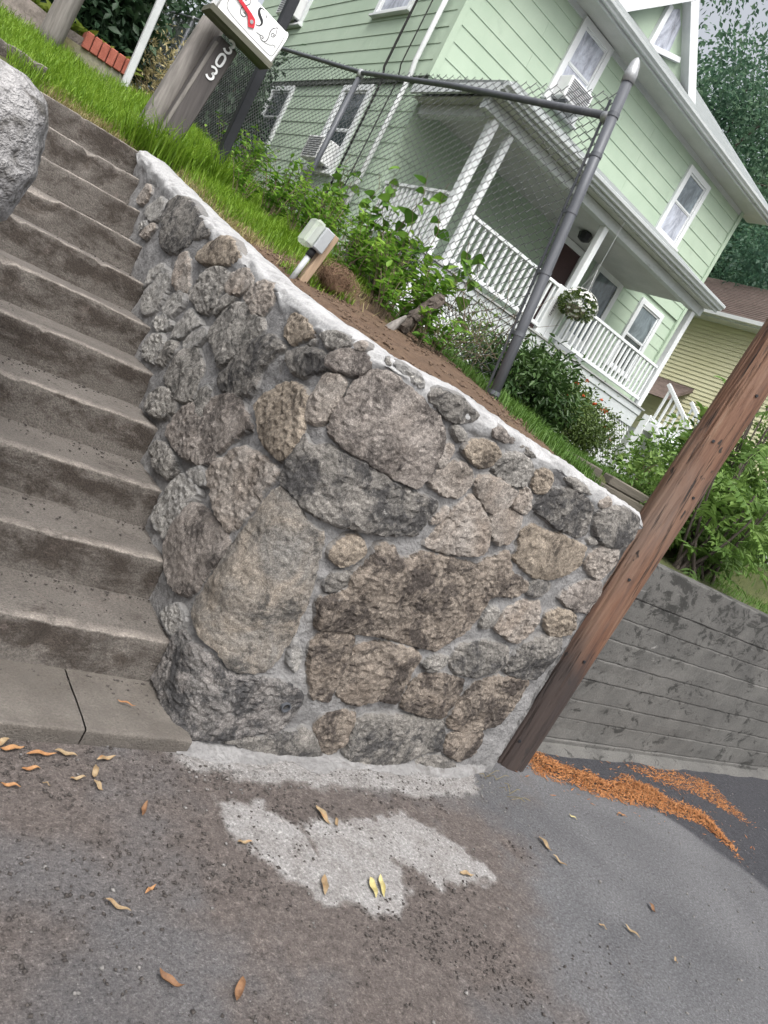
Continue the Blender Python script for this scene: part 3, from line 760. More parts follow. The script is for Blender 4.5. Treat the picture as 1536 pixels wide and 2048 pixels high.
# natural stones of the wall: tone, outline as (distance along the wall from its corner, height) in cm
STONES = [
('T', [(-319, 177.5), (-318.9, 182.8), (-312.4, 189.1), (-302.3, 188.6), (-298.9, 184.4), (-303.6, 179.2), (-311.5, 176.9)]),
('L', [(-292.8, 171.2), (-289.3, 178.1), (-275.9, 184.1), (-263.9, 183.6), (-259.9, 178), (-264.2, 171.3), (-277.1, 170.1)]),
('L', [(-291.5, 162.2), (-289.6, 166.1), (-280.5, 168.3), (-279.8, 163.8), (-287.1, 161.4)]),
('T', [(-280.5, 158.3), (-280.6, 162.4), (-268.2, 168.1), (-261.3, 166.4), (-268, 160.2)]),
('D', [(-258.1, 173.9), (-258, 184.3), (-243.9, 189.2), (-224.8, 188), (-204.4, 183.1), (-185.4, 178.7), (-173.3, 177.3), (-177.9, 172.9), (-194.3, 168.9), (-201.3, 163.8), (-212.4, 159.6), (-232, 158), (-243.5, 162.1), (-248.4, 168.3)]),
('B', [(-175.1, 164.3), (-170.4, 170.3), (-157.7, 176), (-145.2, 176.5), (-131.4, 172.4), (-125.9, 169.2), (-135.4, 165.5), (-149.8, 163.6), (-161.9, 160.6), (-174.1, 160.3)]),
('T', [(-201.7, 159), (-194, 161.9), (-185.3, 157.1), (-175.9, 151.9), (-171.2, 146.8), (-174, 142.4), (-187.2, 143.5), (-197.1, 147), (-201.3, 153.4)]),
('L', [(-229.3, 132.2), (-220.2, 140), (-219.9, 143.4), (-205.6, 147.8), (-196.3, 144.8), (-197.7, 138.9), (-198.3, 132.3), (-201.7, 125.8), (-214.8, 121.9), (-225, 122.9)]),
('L', [(-231.4, 132.6), (-235.6, 144.6), (-223.5, 149.4), (-205, 149.1), (-206.8, 147.7), (-221.7, 143.7), (-222.8, 139.9)]),
('L', [(-191.9, 129.7), (-188.6, 137.7), (-179.2, 142.8), (-171.9, 142.4), (-168.3, 138.2), (-172.1, 132.8), (-174.5, 129.5), (-187.5, 128.4)]),
('L', [(-197.4, 120.3), (-193.2, 125.4), (-176.8, 127.8), (-167.5, 126.2), (-173.3, 122), (-184.1, 119.2)]),
('G', [(-163.8, 143.8), (-162.5, 151.6), (-158, 157.6), (-143.7, 161.8), (-132.6, 161.8), (-130.8, 155.9), (-132.5, 149.9), (-127.6, 146.1), (-135.1, 141.5), (-143.4, 140.3), (-158.2, 142)]),
('T', [(-125.8, 156.2), (-126.2, 162.3), (-117.1, 166.1), (-107.2, 166), (-102.8, 163.6), (-106.1, 158.3), (-113.1, 155.8), (-121.3, 154), (-125.8, 154.1)]),
('T', [(-103.7, 154.8), (-101.6, 161.2), (-93.5, 164.8), (-84, 165.5), (-79.4, 162.7), (-78.4, 158), (-82.5, 152.6), (-89, 151.7), (-94.4, 153.7)]),
('L', [(-162.9, 119.7), (-163.4, 124.9), (-158.7, 132.9), (-154.4, 137.7), (-139.8, 136), (-133.9, 134.6), (-144, 128.4), (-153.7, 122.9)]),
('G', [(-126.2, 146.4), (-121.7, 152.9), (-113.5, 153.3), (-115, 150.3), (-119.9, 147.1), (-123.5, 142.8), (-128.5, 143)]),
('G', [(-122.5, 134.7), (-120.8, 140.7), (-113, 148.7), (-99.9, 153), (-89.6, 150.9), (-79.6, 151.4), (-74.6, 148.3), (-75.8, 143), (-80.4, 140.5), (-91.3, 128.3), (-94.5, 124), (-104.5, 127.8), (-119.2, 130.7)]),
('D', [(-77.3, 140.4), (-65.9, 146.8), (-51.9, 146.4), (-49.9, 144.6), (-53.9, 141.1), (-57.5, 135.8), (-60.9, 132.9), (-58.8, 126.2), (-61, 123.1), (-71.6, 119.2), (-82.8, 116.5), (-90, 118.1), (-92.3, 122.7), (-85.6, 128.1), (-87.1, 128.9)]),
('B', [(-53.4, 151.3), (-56.9, 155.7), (-56.4, 160), (-46.5, 158.9), (-36.2, 156.9), (-35.7, 154.2), (-46.7, 149.8), (-52.4, 149.8)]),
('L', [(-146.7, 121), (-141, 127.7), (-130.3, 134.8), (-122.6, 131.9), (-128.5, 126), (-138.3, 121.1)]),
('G', [(-146.8, 110.6), (-143.3, 117.5), (-131.8, 124.4), (-121.2, 121), (-111.7, 118.2), (-110.7, 110.1), (-109.5, 104.9), (-113.7, 100.7), (-125.7, 98.8), (-138.1, 99.8), (-148.8, 102.4)]),
('G', [(-155.4, 85.7), (-154.2, 91.5), (-146, 97.3), (-132.2, 98.8), (-122.2, 97.1), (-121.6, 92.9), (-126.9, 87.4), (-137.4, 85.1), (-149.8, 83.7)]),
('P', [(-115.8, 81.3), (-118.3, 87.6), (-113.9, 96.4), (-103.6, 103.4), (-94.1, 100.6), (-84.4, 98.7), (-73.3, 97), (-65, 94.4), (-64.5, 88.8), (-73.2, 84.8), (-85.3, 82.8), (-101, 81.3)]),
('P', [(-86.2, 99.4), (-90.3, 106), (-88.3, 111.4), (-77.6, 116.3), (-68.6, 118), (-60, 115.9), (-47.2, 113.8), (-44.7, 111.7), (-52.2, 108.2), (-56.9, 103.3), (-62.8, 95.3), (-68.8, 96.8), (-72.2, 98.7), (-78.5, 98.3)]),
('G', [(-95.4, 100.8), (-102.9, 104.4), (-104.1, 109.5), (-97.6, 113), (-93.2, 111), (-92.4, 106.3), (-91.6, 102.2)]),
('B', [(-50.2, 120), (-48.7, 124.7), (-39.9, 132.3), (-31.7, 136.2), (-22, 135.9), (-17.7, 133.5), (-16, 129.7), (-12.2, 123.5), (-12.5, 117.8), (-12.7, 113.8), (-15.9, 110.5), (-23, 111.3), (-35.6, 112.1), (-42.8, 116)]),
('T', [(-15.1, 130.3), (-16.7, 134.4), (-15.2, 139.6), (-15.7, 143.2), (-11.8, 146.2), (-7.9, 146.8), (-5.4, 145.3), (-4.4, 142.1), (-4.8, 136.5), (-5.7, 131.8), (-7.3, 129.1), (-11, 128.2)]),
('T', [(-62.9, 84.9), (-59.6, 91.5), (-50.7, 99.5), (-44.2, 104), (-33.2, 105.4), (-20.7, 107), (-14.8, 106.7), (-15.1, 102), (-18, 95.6), (-19.6, 87.9), (-23.4, 79.5), (-27.5, 75.7), (-36.9, 77.2), (-49.2, 80.8), (-57.5, 82.1)]),
('G', [(-126.1, 71.3), (-123, 77), (-113.8, 78.4), (-101.8, 77.5), (-87.3, 75.9), (-89.2, 71.6), (-94.3, 67.9), (-105.4, 68.2), (-117.7, 67.3)]),
('L', [(-79.4, 77.8), (-75.9, 81.4), (-67.3, 84.4), (-61.3, 82.4), (-59.7, 79.9), (-69.6, 78.1), (-77.7, 77.2)]),
('L', [(-92.1, 54.8), (-90, 64.9), (-84.9, 74.1), (-74.8, 76.5), (-60.8, 76.8), (-61.9, 72.3), (-64.7, 65.1), (-69.9, 56.6), (-70, 49.7), (-81.7, 49.3), (-91, 49.7)]),
('P', [(-66.6, 48.8), (-66.5, 59.6), (-61.4, 70.6), (-51.8, 72.6), (-37.8, 74.3), (-28.4, 74.1), (-21.6, 72.1), (-20.2, 66.3), (-22.8, 62.5), (-26.8, 54.7), (-27.2, 48.9), (-32.1, 43.9), (-40.1, 40.8), (-50.4, 39.5), (-58.3, 41.7), (-65.5, 46)]),
('K', [(-18.1, 73.9), (-15.6, 82.2), (-13.8, 91.8), (-11.8, 98.5), (-9.5, 102), (-2.9, 101.1), (1.5, 99.2), (5.3, 95), (9.1, 94), (13.1, 95), (15.7, 88.4), (15.5, 87.7), (17.9, 80.2), (20.2, 70.7), (21.4, 63.2), (22.5, 55.5), (22.1, 49.3), (21.2, 43), (19.6, 37.8), (14.9, 36.1), (8.6, 34.8), (3.5, 35.1), (-1.1, 38.5), (-6.4, 38.7), (-11.7, 38.8), (-22.5, 41.2), (-24, 47.7), (-20.5, 58.3), (-18.5, 69.6)]),
('D', [(-10.6, 105.1), (-11.3, 111.4), (-11.1, 118.7), (-8.9, 124.2), (-3.2, 121.2), (1.2, 124.6), (6.7, 124.3), (16.9, 123.2), (29.1, 121.2), (40.5, 121.5), (50.5, 122.4), (55.1, 121.5), (54.3, 123.3), (55.8, 120.1), (53.8, 115.1), (53.8, 109.6), (52.1, 105.3), (43.2, 103.9), (33.9, 101.5), (25.7, 101.4), (18.7, 100.7), (9.7, 100.4), (4.1, 100.5), (0.2, 101.7), (-2.3, 102.1), (-10.1, 103.9)]),
('P', [(-2.7, 130.1), (-2.5, 135.6), (-1.7, 141.3), (-1.8, 146.6), (0.7, 152.1), (5.2, 155.6), (10.4, 156.2), (18.3, 153.9), (27.3, 152.1), (35.2, 150.3), (40.2, 147.6), (43.2, 141.3), (44.8, 134.8), (44.1, 129.3), (41.9, 123.8), (34.7, 123.6), (23.3, 124.8), (12.6, 126), (5.6, 126.4), (0.7, 127.6)]),
('D', [(-44.6, 142.9), (-45.6, 146.1), (-34.6, 149.5), (-24.2, 151.6), (-19.1, 150.3), (-17, 146.6), (-25, 142.5), (-35.2, 139.9), (-42.2, 141.3)]),
('P', [(-17.9, 149.6), (-17.9, 152.8), (-11.1, 155.5), (-5.1, 157.6), (-1.1, 156.4), (-0.8, 152.9), (-3.4, 150), (-8, 149.9), (-15.4, 148.2)]),
('G', [(-30.4, 156), (-28, 158.5), (-19.3, 160.5), (-11.4, 160.1), (-10.5, 157.9), (-14.9, 155), (-22.5, 154.2)]),
('T', [(-8.9, 158.5), (-8.1, 161.4), (-5, 162.3), (-2.9, 160.7), (-4, 158.6), (-7.1, 157.7)]),
('G', [(-36.2, 151), (-34.4, 153.8), (-29.9, 155), (-30.3, 152.1), (-34.1, 150.2)]),
('G', [(2.7, 160), (4.7, 161.6), (6.3, 160.1), (7.1, 158.2), (4.6, 157.9)]),
('L', [(6.8, 160.1), (8.5, 161.5), (13.6, 160.9), (19.2, 160.7), (21.8, 158), (20.7, 156.5), (13.2, 157.5), (8, 158.6)]),
('D', [(26, 156), (29, 160), (35.7, 160), (43.8, 159.4), (52, 159.3), (50.3, 155.1), (43.2, 152.9), (35.4, 153.2), (28.7, 154.3)]),
('G', [(43.4, 149.5), (45, 151.6), (50.2, 150.4), (51.7, 147.4), (49.2, 145.9), (45.4, 147.3)]),
('T', [(45.1, 135.5), (43.8, 141.5), (44.9, 144.3), (48.7, 144.5), (49.3, 139.4), (48.7, 134.7), (46.1, 134.1)]),
('T', [(47.3, 128), (48, 133.6), (54.1, 138.2), (61, 138.8), (65.3, 135.4), (64.9, 130.3), (62.8, 126.5), (55.8, 126), (49.3, 126.3)]),
('B', [(53.8, 144.2), (57.3, 149.2), (66.3, 151), (72.5, 148.9), (70.1, 144.2), (67.2, 142.1), (59.4, 142.5)]),
('P', [(60.6, 156.3), (64.6, 158.9), (74, 157.7), (77.9, 155.9), (71.5, 154), (64.6, 154.1)]),
('G', [(72.6, 142.9), (74.4, 148.5), (80.7, 152.5), (89.2, 152.2), (93.7, 149.8), (93.4, 145.1), (92.7, 141.9), (85.5, 140.6), (77.1, 141.1)]),
('T', [(68, 134.1), (67.8, 137.3), (75, 139.9), (83.3, 139.3), (92, 138.8), (92.7, 133.8), (88.8, 128.5), (81.7, 127.4), (75.1, 129.8)]),
('T', [(94.1, 132.5), (93, 138), (95, 142.2), (100.7, 140.5), (104, 134.5), (103.3, 131.3)]),
('B', [(99, 143.5), (96.5, 148.5), (98.9, 152.8), (105.6, 152.2), (108.5, 147.9), (107.1, 143.3), (103.4, 141.4)]),
('D', [(78.6, 155), (81.6, 157.3), (91.2, 155.7), (92.7, 154), (86.2, 153.7)]),
('D', [(105.4, 134.9), (107.7, 140.5), (113.3, 146.5), (125.3, 149.9), (139.5, 148.4), (144.3, 142.2), (147.8, 134.2), (142.3, 131.3), (129.4, 132.6), (115.7, 133.3)]),
('G', [(113, 153), (118.7, 155), (130.9, 154.3), (138.3, 151.8), (128.7, 150.4), (118.3, 151.2)]),
('D', [(149.4, 141.2), (146.3, 146.7), (152.9, 150.7), (166, 152.9), (179.2, 152.4), (182.9, 143.1), (177.7, 136.8), (166.7, 134.4), (156.9, 135.5)]),
('T', [(142.5, 150.6), (149, 154.6), (153, 152.7), (149.9, 149.4), (145.4, 148.7)]),
('T', [(60.3, 103.9), (62.8, 112.5), (65.8, 122.3), (69.9, 128.7), (79.9, 125.7), (88.2, 119), (91.4, 112.8), (91.8, 108.2), (81, 105.8), (70.3, 104)]),
('T', [(87.3, 122.2), (86.9, 126.7), (92.7, 129.7), (101.3, 129.5), (105.1, 122.8), (104.1, 117.7), (99.4, 115.1), (92.3, 117.8)]),
('B', [(112.7, 111.5), (111.4, 117.3), (107.9, 123.6), (112.5, 128.7), (126.1, 127.8), (140.1, 129.3), (153.4, 129.2), (156.2, 120.7), (150.2, 113.7), (142.5, 109.1), (132.1, 107.7), (121.5, 109.4)]),
('G', [(151.3, 132.6), (153.6, 134.6), (159.3, 134.2), (158.2, 131.9), (154.1, 130.7)]),
('T', [(160.6, 120.5), (158.9, 126.8), (164.3, 132.3), (175.8, 134.2), (180.5, 127.2), (177.7, 120.8), (176.8, 117.1), (168.8, 118.5)]),
('P', [(157.3, 101.3), (158.9, 106.4), (166.1, 112.3), (177.9, 116), (182.8, 110.8), (182.2, 102.1), (182.5, 99.3), (172.4, 98.5), (162.8, 99.8)]),
('T', [(56.8, 112.9), (57.7, 117.6), (60.7, 121.3), (62.9, 119.2), (61.4, 115.4), (58.6, 112.3)]),
('U', [(33.8, 57.8), (28.1, 65.2), (26.9, 71.7), (36.3, 78.8), (34.6, 82.7), (38, 88.5), (39.2, 96.7), (42.6, 99.2), (48.5, 99.3), (52.6, 95.5), (57.2, 96.7), (61.6, 100.5), (69.6, 100.8), (79.9, 101.6), (90.4, 101.8), (95.8, 106.6), (101.7, 111), (106, 112.9), (114.6, 105.2), (129.3, 103.7), (130.4, 98.6), (124.6, 92.9), (110.5, 90.6), (110.1, 82.2), (108.5, 73.4), (99.2, 64.2), (94.9, 59.2), (96.5, 60.7), (87.7, 60.8), (75.5, 61.6), (64.4, 61.4), (53.5, 60.5), (41.9, 59.4)]),
('U', [(33.5, 50.2), (34.8, 56.1), (41.3, 58.1), (51, 58.1), (53.4, 50.7), (53.8, 42.8), (55.7, 33.7), (56.2, 28.2), (45.6, 29.4), (41.2, 36.2)]),
('B', [(19.7, 88.8), (21.5, 94), (27, 97.1), (31.6, 96.4), (33.9, 92.8), (31.9, 89.2), (27.6, 86.3), (22.6, 86.7)]),
('D', [(25, 76), (26, 81.1), (30.6, 83.5), (34.7, 81.5), (32.7, 76.7), (28.1, 73.2)]),
('U', [(57.9, 32.3), (55.8, 41.7), (55.2, 51.3), (55.8, 55.1), (67.1, 57.8), (82.3, 58.5), (90.2, 56), (90.4, 49.7), (90.4, 41.6), (92.4, 32.5), (87.1, 31.3), (80.5, 33.2), (74.2, 28.9), (65.5, 28.9)]),
('D', [(110, 56.6), (110.4, 65.3), (125, 70.3), (141.6, 70.1), (144.5, 62.7), (142.3, 57.7), (130.6, 53.5), (117.2, 52.4)]),
('U', [(95.3, 35.3), (94.8, 42.3), (96.9, 47.3), (108.6, 49.2), (123.9, 49.2), (126.6, 43.4), (126.2, 33.4), (125.2, 28.3), (111.1, 29), (98.4, 29.8)]),
('G', [(93.2, 53.6), (98, 58), (107.4, 59.1), (106.9, 53.7), (101.5, 51), (96.7, 50.7)]),
('D', [(147.7, 58.6), (148.9, 66.9), (152.2, 74.4), (160.1, 80.6), (174, 82.2), (178, 75.8), (176.2, 65.8), (174.1, 58.2), (165.3, 56.8), (154.9, 57.5)]),
('B', [(157.1, 86.9), (155, 92.1), (161.8, 95.9), (174.6, 95.2), (179.1, 90.3), (178.2, 85.4), (164.9, 82.7)]),
('T', [(126.1, 78.1), (126.5, 86.9), (131.6, 93.5), (144.2, 95.3), (150.6, 87.7), (150, 80.8), (145.9, 74.3), (139, 75.2), (130.1, 76.8)]),
('D', [(130.9, 100.8), (133.6, 105.8), (143.9, 106.8), (145.3, 103.3), (141, 98.9), (134.1, 97.8)]),
('G', [(114.2, 84.1), (115.2, 86.5), (120.1, 87.6), (122.4, 82.8), (121.1, 77.1), (116.2, 76.1)]),
('U', [(131.5, 25.2), (130.9, 37.7), (133.7, 49.5), (145.5, 53.7), (159.5, 55.9), (170, 55.2), (170.3, 46.7), (169.1, 38.1), (166.5, 29.2), (157, 25.1), (144.7, 23.2), (134, 23.8)]),
('U', [(135.8, 19.3), (146.9, 22.2), (158.7, 22.9), (161.2, 17.6), (162, 10.3), (154.5, 6), (141.3, 9.8)]),
('D', [(76.7, 18.9), (79.1, 23.3), (92.6, 24.9), (107.7, 25.5), (125.8, 26.4), (132.7, 18.9), (135.3, 8.8), (120.9, 6.3), (108.5, -3.4), (91.9, -3.3), (80.2, 3), (77.8, 11)]),
('U', [(57.9, 13.5), (57.5, 20.1), (64.9, 23.8), (72.8, 23.1), (74.6, 14.1), (75.6, 8.4), (72.3, 3.5), (65.8, 4.1), (59.8, 9.2)]),
('D', [(124.2, 1.5), (130.2, 6.1), (146.5, 5.5), (153.8, 2.3), (150.6, -4.7), (137.4, -4.2), (128.2, -2.1)]),
('D', [(48.4, 5.9), (50.7, 13.8), (57.4, 11.2), (64.1, 3.9), (70.7, 1), (65.1, -2.9), (56.6, -4.6)]),
('K2', [(-27.3, 7.6), (-25, 16.3), (-26, 24.5), (-23.8, 32.9), (-12.3, 33.5), (-4.8, 33.7), (0.6, 32.9), (3.8, 31.1), (9.2, 31.4), (19.9, 33.8), (32, 32.9), (40, 29.5), (42.2, 24.5), (41.8, 17.9), (39.3, 12.6), (36.4, 9.3), (27.1, 8.3), (18.5, 6.8), (10.6, 4.9), (0.5, 1.2), (-4.2, 4), (-11.9, 6.5), (-20.7, 7.1)]),
('L', [(-44.7, 27), (-41.6, 31.5), (-33.3, 37.2), (-24.8, 37.3), (-24.5, 33.4), (-29.8, 27.2)]),
('D', [(14.7, 3.6), (21.6, 6.8), (37.1, 8), (44.7, 11.5), (51.8, 10.2), (61.3, 6.3), (51.2, 1.2), (30.8, 1.5)]),
('L', [(26.2, 43.3), (23.8, 50.9), (27, 52.1), (31.5, 45.5), (34.2, 39.6), (30.9, 38.4)]),
('L', [(-195.6, 107.7), (-189.5, 114.2), (-175.7, 118.6), (-169, 115.7), (-171.5, 104), (-187.6, 102.5)]),
('G', [(-168, 105.1), (-164.7, 116.1), (-154.6, 120.4), (-150.9, 116.1), (-157, 107.5)]),
]

# ------------------------------------------------------------------ stone retaining wall
U0, V0, RC = 1.42, 2.12, .2
ARC = math.pi / 4 * RC


def wall_pt(s, h=0.0):
    """Plan point and outward normal at distance s along the wall face (s < 0 beside the stairs, s > 0 on the street)."""
    if s >= ARC:
        P, nrm = (U0 + RC + s - ARC, V0), (0.0, -1.0)
    elif s <= -ARC:
        P, nrm = (U0, V0 + RC - s - ARC), (-1.0, 0.0)
    else:
        a = s / RC - 3 * math.pi / 4
        nrm = (math.cos(a), math.sin(a))
        P = (U0 + RC + RC * nrm[0], V0 + RC + RC * nrm[1])
    return P[0] + nrm[0] * h, P[1] + nrm[1] * h, nrm


S_END = 3.30 - U0 - RC + ARC
wall = thing('stone_retaining_wall', 'rubble stone retaining wall with wide grey mortar joints and rounded white cement cap', 'retaining wall', (2.2, 2.4, 0))
wb = Vector(origin(wall))


def recess(s, z):
    return -.011 + .014 * fbm((s, z, 0), 4.5, 3.0, 3) + .011 * fbm((s, z, 0), 19, 8.0, 3)


# mortar bed
ss = np.concatenate([np.arange(-3.62, S_END, .022), [S_END]])
nz = 90
V, F = [], []
for s in ss:
    top = float(cap_z(s)) - .05
    for j in range(nz + 1):
        z = -.06 + (top + .06) * j / nz
        x, y, _ = wall_pt(s, recess(s, z))
        V.append((x, y, z))
for i in range(len(ss) - 1):
    for j in range(nz):
        a = i * (nz + 1) + j
        F.append((a, a + nz + 1, a + nz + 2, a + 1))
# return face at the pole end
b0 = len(V)
for j in range(nz + 1):
    for t in np.linspace(0, .7, 15):
        z = -.06 + (1.50 + .06) * j / nz
        V.append((3.30 + .014 * fbm((t, z, 3), 7, 1.0), 2.12 + t, z))
for j in range(nz):
    for i in range(14):
        a = b0 + j * 15 + i
        F.append((a, a + 1, a + 16, a + 15))
MB().add(V, F).obj('mortar', 'mortar', wall, smooth=True)

# the stones
for si, (tone, poly) in enumerate(STONES):
    P = np.array(poly) / 100.0
    big = math.sqrt(abs(sum(P[i][0] * P[i - 1][1] - P[i - 1][0] * P[i][1] for i in range(len(P)))) / 2)
    off = si * 3.71
    rgh, rfq = random.uniform(.4, 1.25), random.uniform(.7, 1.5)
    # outline: resample, roughen
    out = []
    for i in range(len(P)):
        a, b = P[i], P[(i + 1) % len(P)]
        n_ = max(1, int(np.hypot(*(b - a)) / .014))
        for t in range(n_):
            out.append(a + (b - a) * t / n_)
    out = np.array(out)
    for _ in range(1):
        out = .25 * np.roll(out, 1, 0) + .5 * out + .25 * np.roll(out, -1, 0)
    c = out.mean(0)
    for i in range(len(out)):
        q = out[i] - c
        r = np.hypot(*q)
        out[i] = c + q * (1 + (fbm((out[i][0], out[i][1], off), 22, off, 3) * .007 + (.024 if big > .1 or c[0] < -.5 else .015)) / max(r, .03))
    g = .0125 if big > .12 else .009
    lo, hi = out.min(0), out.max(0)
    gx, gy = np.meshgrid(np.arange(lo[0], hi[0], g), np.arange(lo[1], hi[1], g))
    gx = gx + (rng.random(gx.shape) - .5) * g * .5
    gy = gy + (rng.random(gy.shape) - .5) * g * .5
    sd = poly_sd(gx, gy, out)
    keep = sd > g * .65
    pts = [Vector(q) for q in out] + [Vector((a, b)) for a, b in zip(gx[keep], gy[keep])]
    nb = len(out)
    res = delaunay_2d_cdt(pts, [(i, (i + 1) % nb) for i in range(nb)], [list(range(nb))], 1, 1e-6)
    V2, F2 = res[0], [tuple(f) for f in res[2]]
    xy = np.array([(q[0], q[1]) for q in V2])
    d = np.maximum(poly_sd(xy[:, 0], xy[:, 1], out), 0)
    Hh = (.016 + .036 * min(big, .4)) * random.uniform(.85, 1.2)
    if tone == 'L': Hh *= .6
    fac = []
    for _k in range(6):
        aa = random.uniform(0, 6.283); sl = random.uniform(.02, .20)
        fac.append((math.cos(aa) * sl, math.sin(aa) * sl, Hh * random.uniform(.8, 1.25)))
    wrim = .006 + .006 * big
    V, rim = [], []
    for (s, z), dd in zip(xy, d):
        if dd < 1e-5:
            h = -.006 + recess(s, z)
        else:
            e = 1 - math.exp(-dd / wrim)
            ws, wz = s - c[0] + .02 * N3((s, z, off), 9, off), z - c[1] + .02 * N3((s, z, off), 9, off + 5)
            pl = max(.010, min(f_[2] + ws * f_[0] + wz * f_[1] for f_ in fac))
            rel = fbm((s, z, off), 9, off, 3) * .008 + fbm((s, z * 1.6, off), 28 * rfq, off, 4, .7) * .011 * rgh
            h = max((pl + rel * min(1, dd / .012)) * e, recess(s, z) + .005 * e)
        x, y, _ = wall_pt(s, h)
        V.append((x, y, z))
        rim.append(math.exp(-dd / (.03 if tone == 'L' else .014)) * (.9 if tone == 'L' else .72))
    # skirt into the mortar
    em = {}
    for f in F2:
        for i in range(3):
            a, b = f[i], f[(i + 1) % 3]
            em[(a, b)] = 1
    edge = [(a, b) for (a, b) in em if (b, a) not in em]
    sk = {}
    for a, b in edge:
        for q in (a, b):
            if q not in sk:
                x, y, _ = wall_pt(xy[q][0], -.05)
                sk[q] = len(V); V.append((x, y, xy[q][1])); rim.append(.8)
        F2.append((a, b, sk[b], sk[a])[::-1])
    Vn = np.array(V) - np.array(wb)
    me = build_mesh('stone', Vn, F2, False, {'rim': rim})
    bm_fix(me)
    link('stone', me, STONE_M[tone], wall)

# rough cement cap swept along the wall
prof = [(-.03, -.12), (-.004, -.085), (.004, -.05), (-.008, -.02), (-.04, -.004), (-.09, .004), (-.16, .002), (-.23, -.006), (-.27, -.04), (-.29, -.12), (-.29, -.35)]
fine_prof = []
for i in range(len(prof) - 1):
    for t in np.linspace(0, 1, 4)[:-1]:
        fine_prof.append(tuple(np.array(prof[i]) * (1 - t) + np.array(prof[i + 1]) * t))
fine_prof.append(prof[-1])
cs = np.concatenate([np.arange(-3.70, S_END + .03, .02)])
V, F = [], []
for s in cs:
    endf = min(1, max(0, (S_END + .05 - s) / .07), max(0, (s + 3.74) / .07)) ** .5
    zt = float(cap_z(s))
    for j, (h, dz) in enumerate(fine_prof):
        if s > ARC and h < -.2:
            h = max(h, -.34)
        x, y, nn = wall_pt(s, 0)
        # inside the corner the inner edge pulls in so that the cap keeps its width
        lim = h if abs(s) > ARC + .1 else max(h, -.26)
        w = fbm((s, j * .04, 1.0), 6, 4.0, 4) * .018 + fbm((s, j * .03, 2.0), 26, 5.0, 3) * .006
        low = 1 if dz < -.05 else 0
        zz = zt + (dz * (1.0 + (.5 * fbm((s, 0, 0), 5.5, 9.0, 3) if low else 0))) * endf + (1 - endf) * -.08 + w * .7
        V.append((x + nn[0] * (lim + w * .8), y + nn[1] * (lim + w * .8), zz))
n_ = len(fine_prof)
for i in range(len(cs) - 1):
    for j in range(n_ - 1):
        F.append((i * n_ + j, i * n_ + j + 1, (i + 1) * n_ + j + 1, (i + 1) * n_ + j))
F.append(tuple(range(n_))); F.append(tuple((len(cs) - 1) * n_ + j for j in reversed(range(n_))))
MB().add(V, F).obj('cap', 'cap_cement', wall, smooth=True)

# weep pipe near the foot
mb = MB()
x, y, _ = wall_pt(.355, 0)
c0 = Vector((x, y - .024, .235))
for k in range(16):
    a, b = 2 * math.pi * k / 16, 2 * math.pi * (k + 1) / 16
    q = []
    for ang in (a, b):
        for r_, yy in ((.021, -.0), (.021, .12), (.016, 0), (.016, .12)):
            q.append(c0 + Vector((r_ * math.cos(ang), yy, r_ * math.sin(ang))))
    mb.add(q, [(0, 4, 5, 1), (2, 3, 7, 6), (0, 2, 6, 4)])
mb.obj('weep_pipe', 'steel_grey', wall)
mb = MB(); mb.tube([c0 + Vector((0, .02, 0)), c0 + Vector((0, .03, 0))], .0155, 14)
mb.obj('weep_bore', 'ink_black', wall)

# ------------------------------------------------------------------ boulder over the pier
def rock(cx_, cy_, cz_, rx, ry, rz, sub, seed, amp=.16, power=2.6):
    b = bmesh.new()
    bmesh.ops.create_icosphere(b, subdivisions=sub, radius=1)
    V = []
    for v in b.verts:
        d = v.co.normalized()
        k = (abs(d.x) ** power + abs(d.y) ** power + abs(d.z) ** power) ** (-1 / power)
        k *= 1 + amp * fbm(d, 1.4, seed, 3) + .03 * fbm(d, 6, seed + 3, 4)
        v.co = (cx_ + d.x * k * rx, cy_ + d.y * k * ry, cz_ + d.z * k * rz)
        V.append(tuple(v.co))
    F = [tuple(x.index for x in f.verts) for f in b.faces]
    b.free()
    return V, F


V, F = rock(.105, 3.02, 1.585, .33, .40, .245, 5, 4.0, .08, 4.5)
bo = MB().add(V, F).obj('boulder', 'boulder_stone', None, (.2, 3.0, 1.34), smooth=True)
tag(bo, 'large pale grey rounded boulder overhanging the concrete stairs', 'boulder')

# ------------------------------------------------------------------ board-marked concrete retaining wall
m, n, l, p = new_mat('board_concrete')
nt = m.node_tree
co = coords(nt, True)
a = noise_tex(nt, co, 2.2, 6, .65, .5)
col = ramp(nt, a, [(.3, (.066, .065, .062)), (.7, (.12, .117, .11))]).outputs[0]
d = noise_tex(nt, co, 11, 8, .75, .6, (.55, 1, 1))
sx = n.new('ShaderNodeSeparateXYZ'); l.new(co, sx.inputs[0])                  # black moss thickens towards the coping
mr = n.new('ShaderNodeMapRange'); l.new(sx.outputs['Z'], mr.inputs[0]); mr.inputs[1].default_value = .75; mr.inputs[2].default_value = 1.33; mr.inputs[4].default_value = .07
am = n.new('ShaderNodeMath'); am.operation = 'ADD'; l.new(d, am.inputs[0]); l.new(mr.outputs[0], am.inputs[1])
col = mixc(nt, ramp(nt, am.outputs[0], [(.555, (0, 0, 0)), (.62, (.9,) * 3)]).outputs[0], col, (.02, .02, .018))
w = noise_tex(nt, co, 4, 7, .7, .9, (.5, 1, 2.2))
col = mixc(nt, ramp(nt, w, [(.66, (0, 0, 0)), (.72, (.5,) * 3)]).outputs[0], col, (.36, .355, .34))
fine = noise_tex(nt, co, 90, 4, .75)
col = mixc(nt, 1.0, col, ramp(nt, fine, [(.28, (.68,) * 3), (.74, (1.3,) * 3)]).outputs[0], 'MULTIPLY')
l.new(col, p.inputs['Base Color'])
p.inputs['Roughness'].default_value = .9
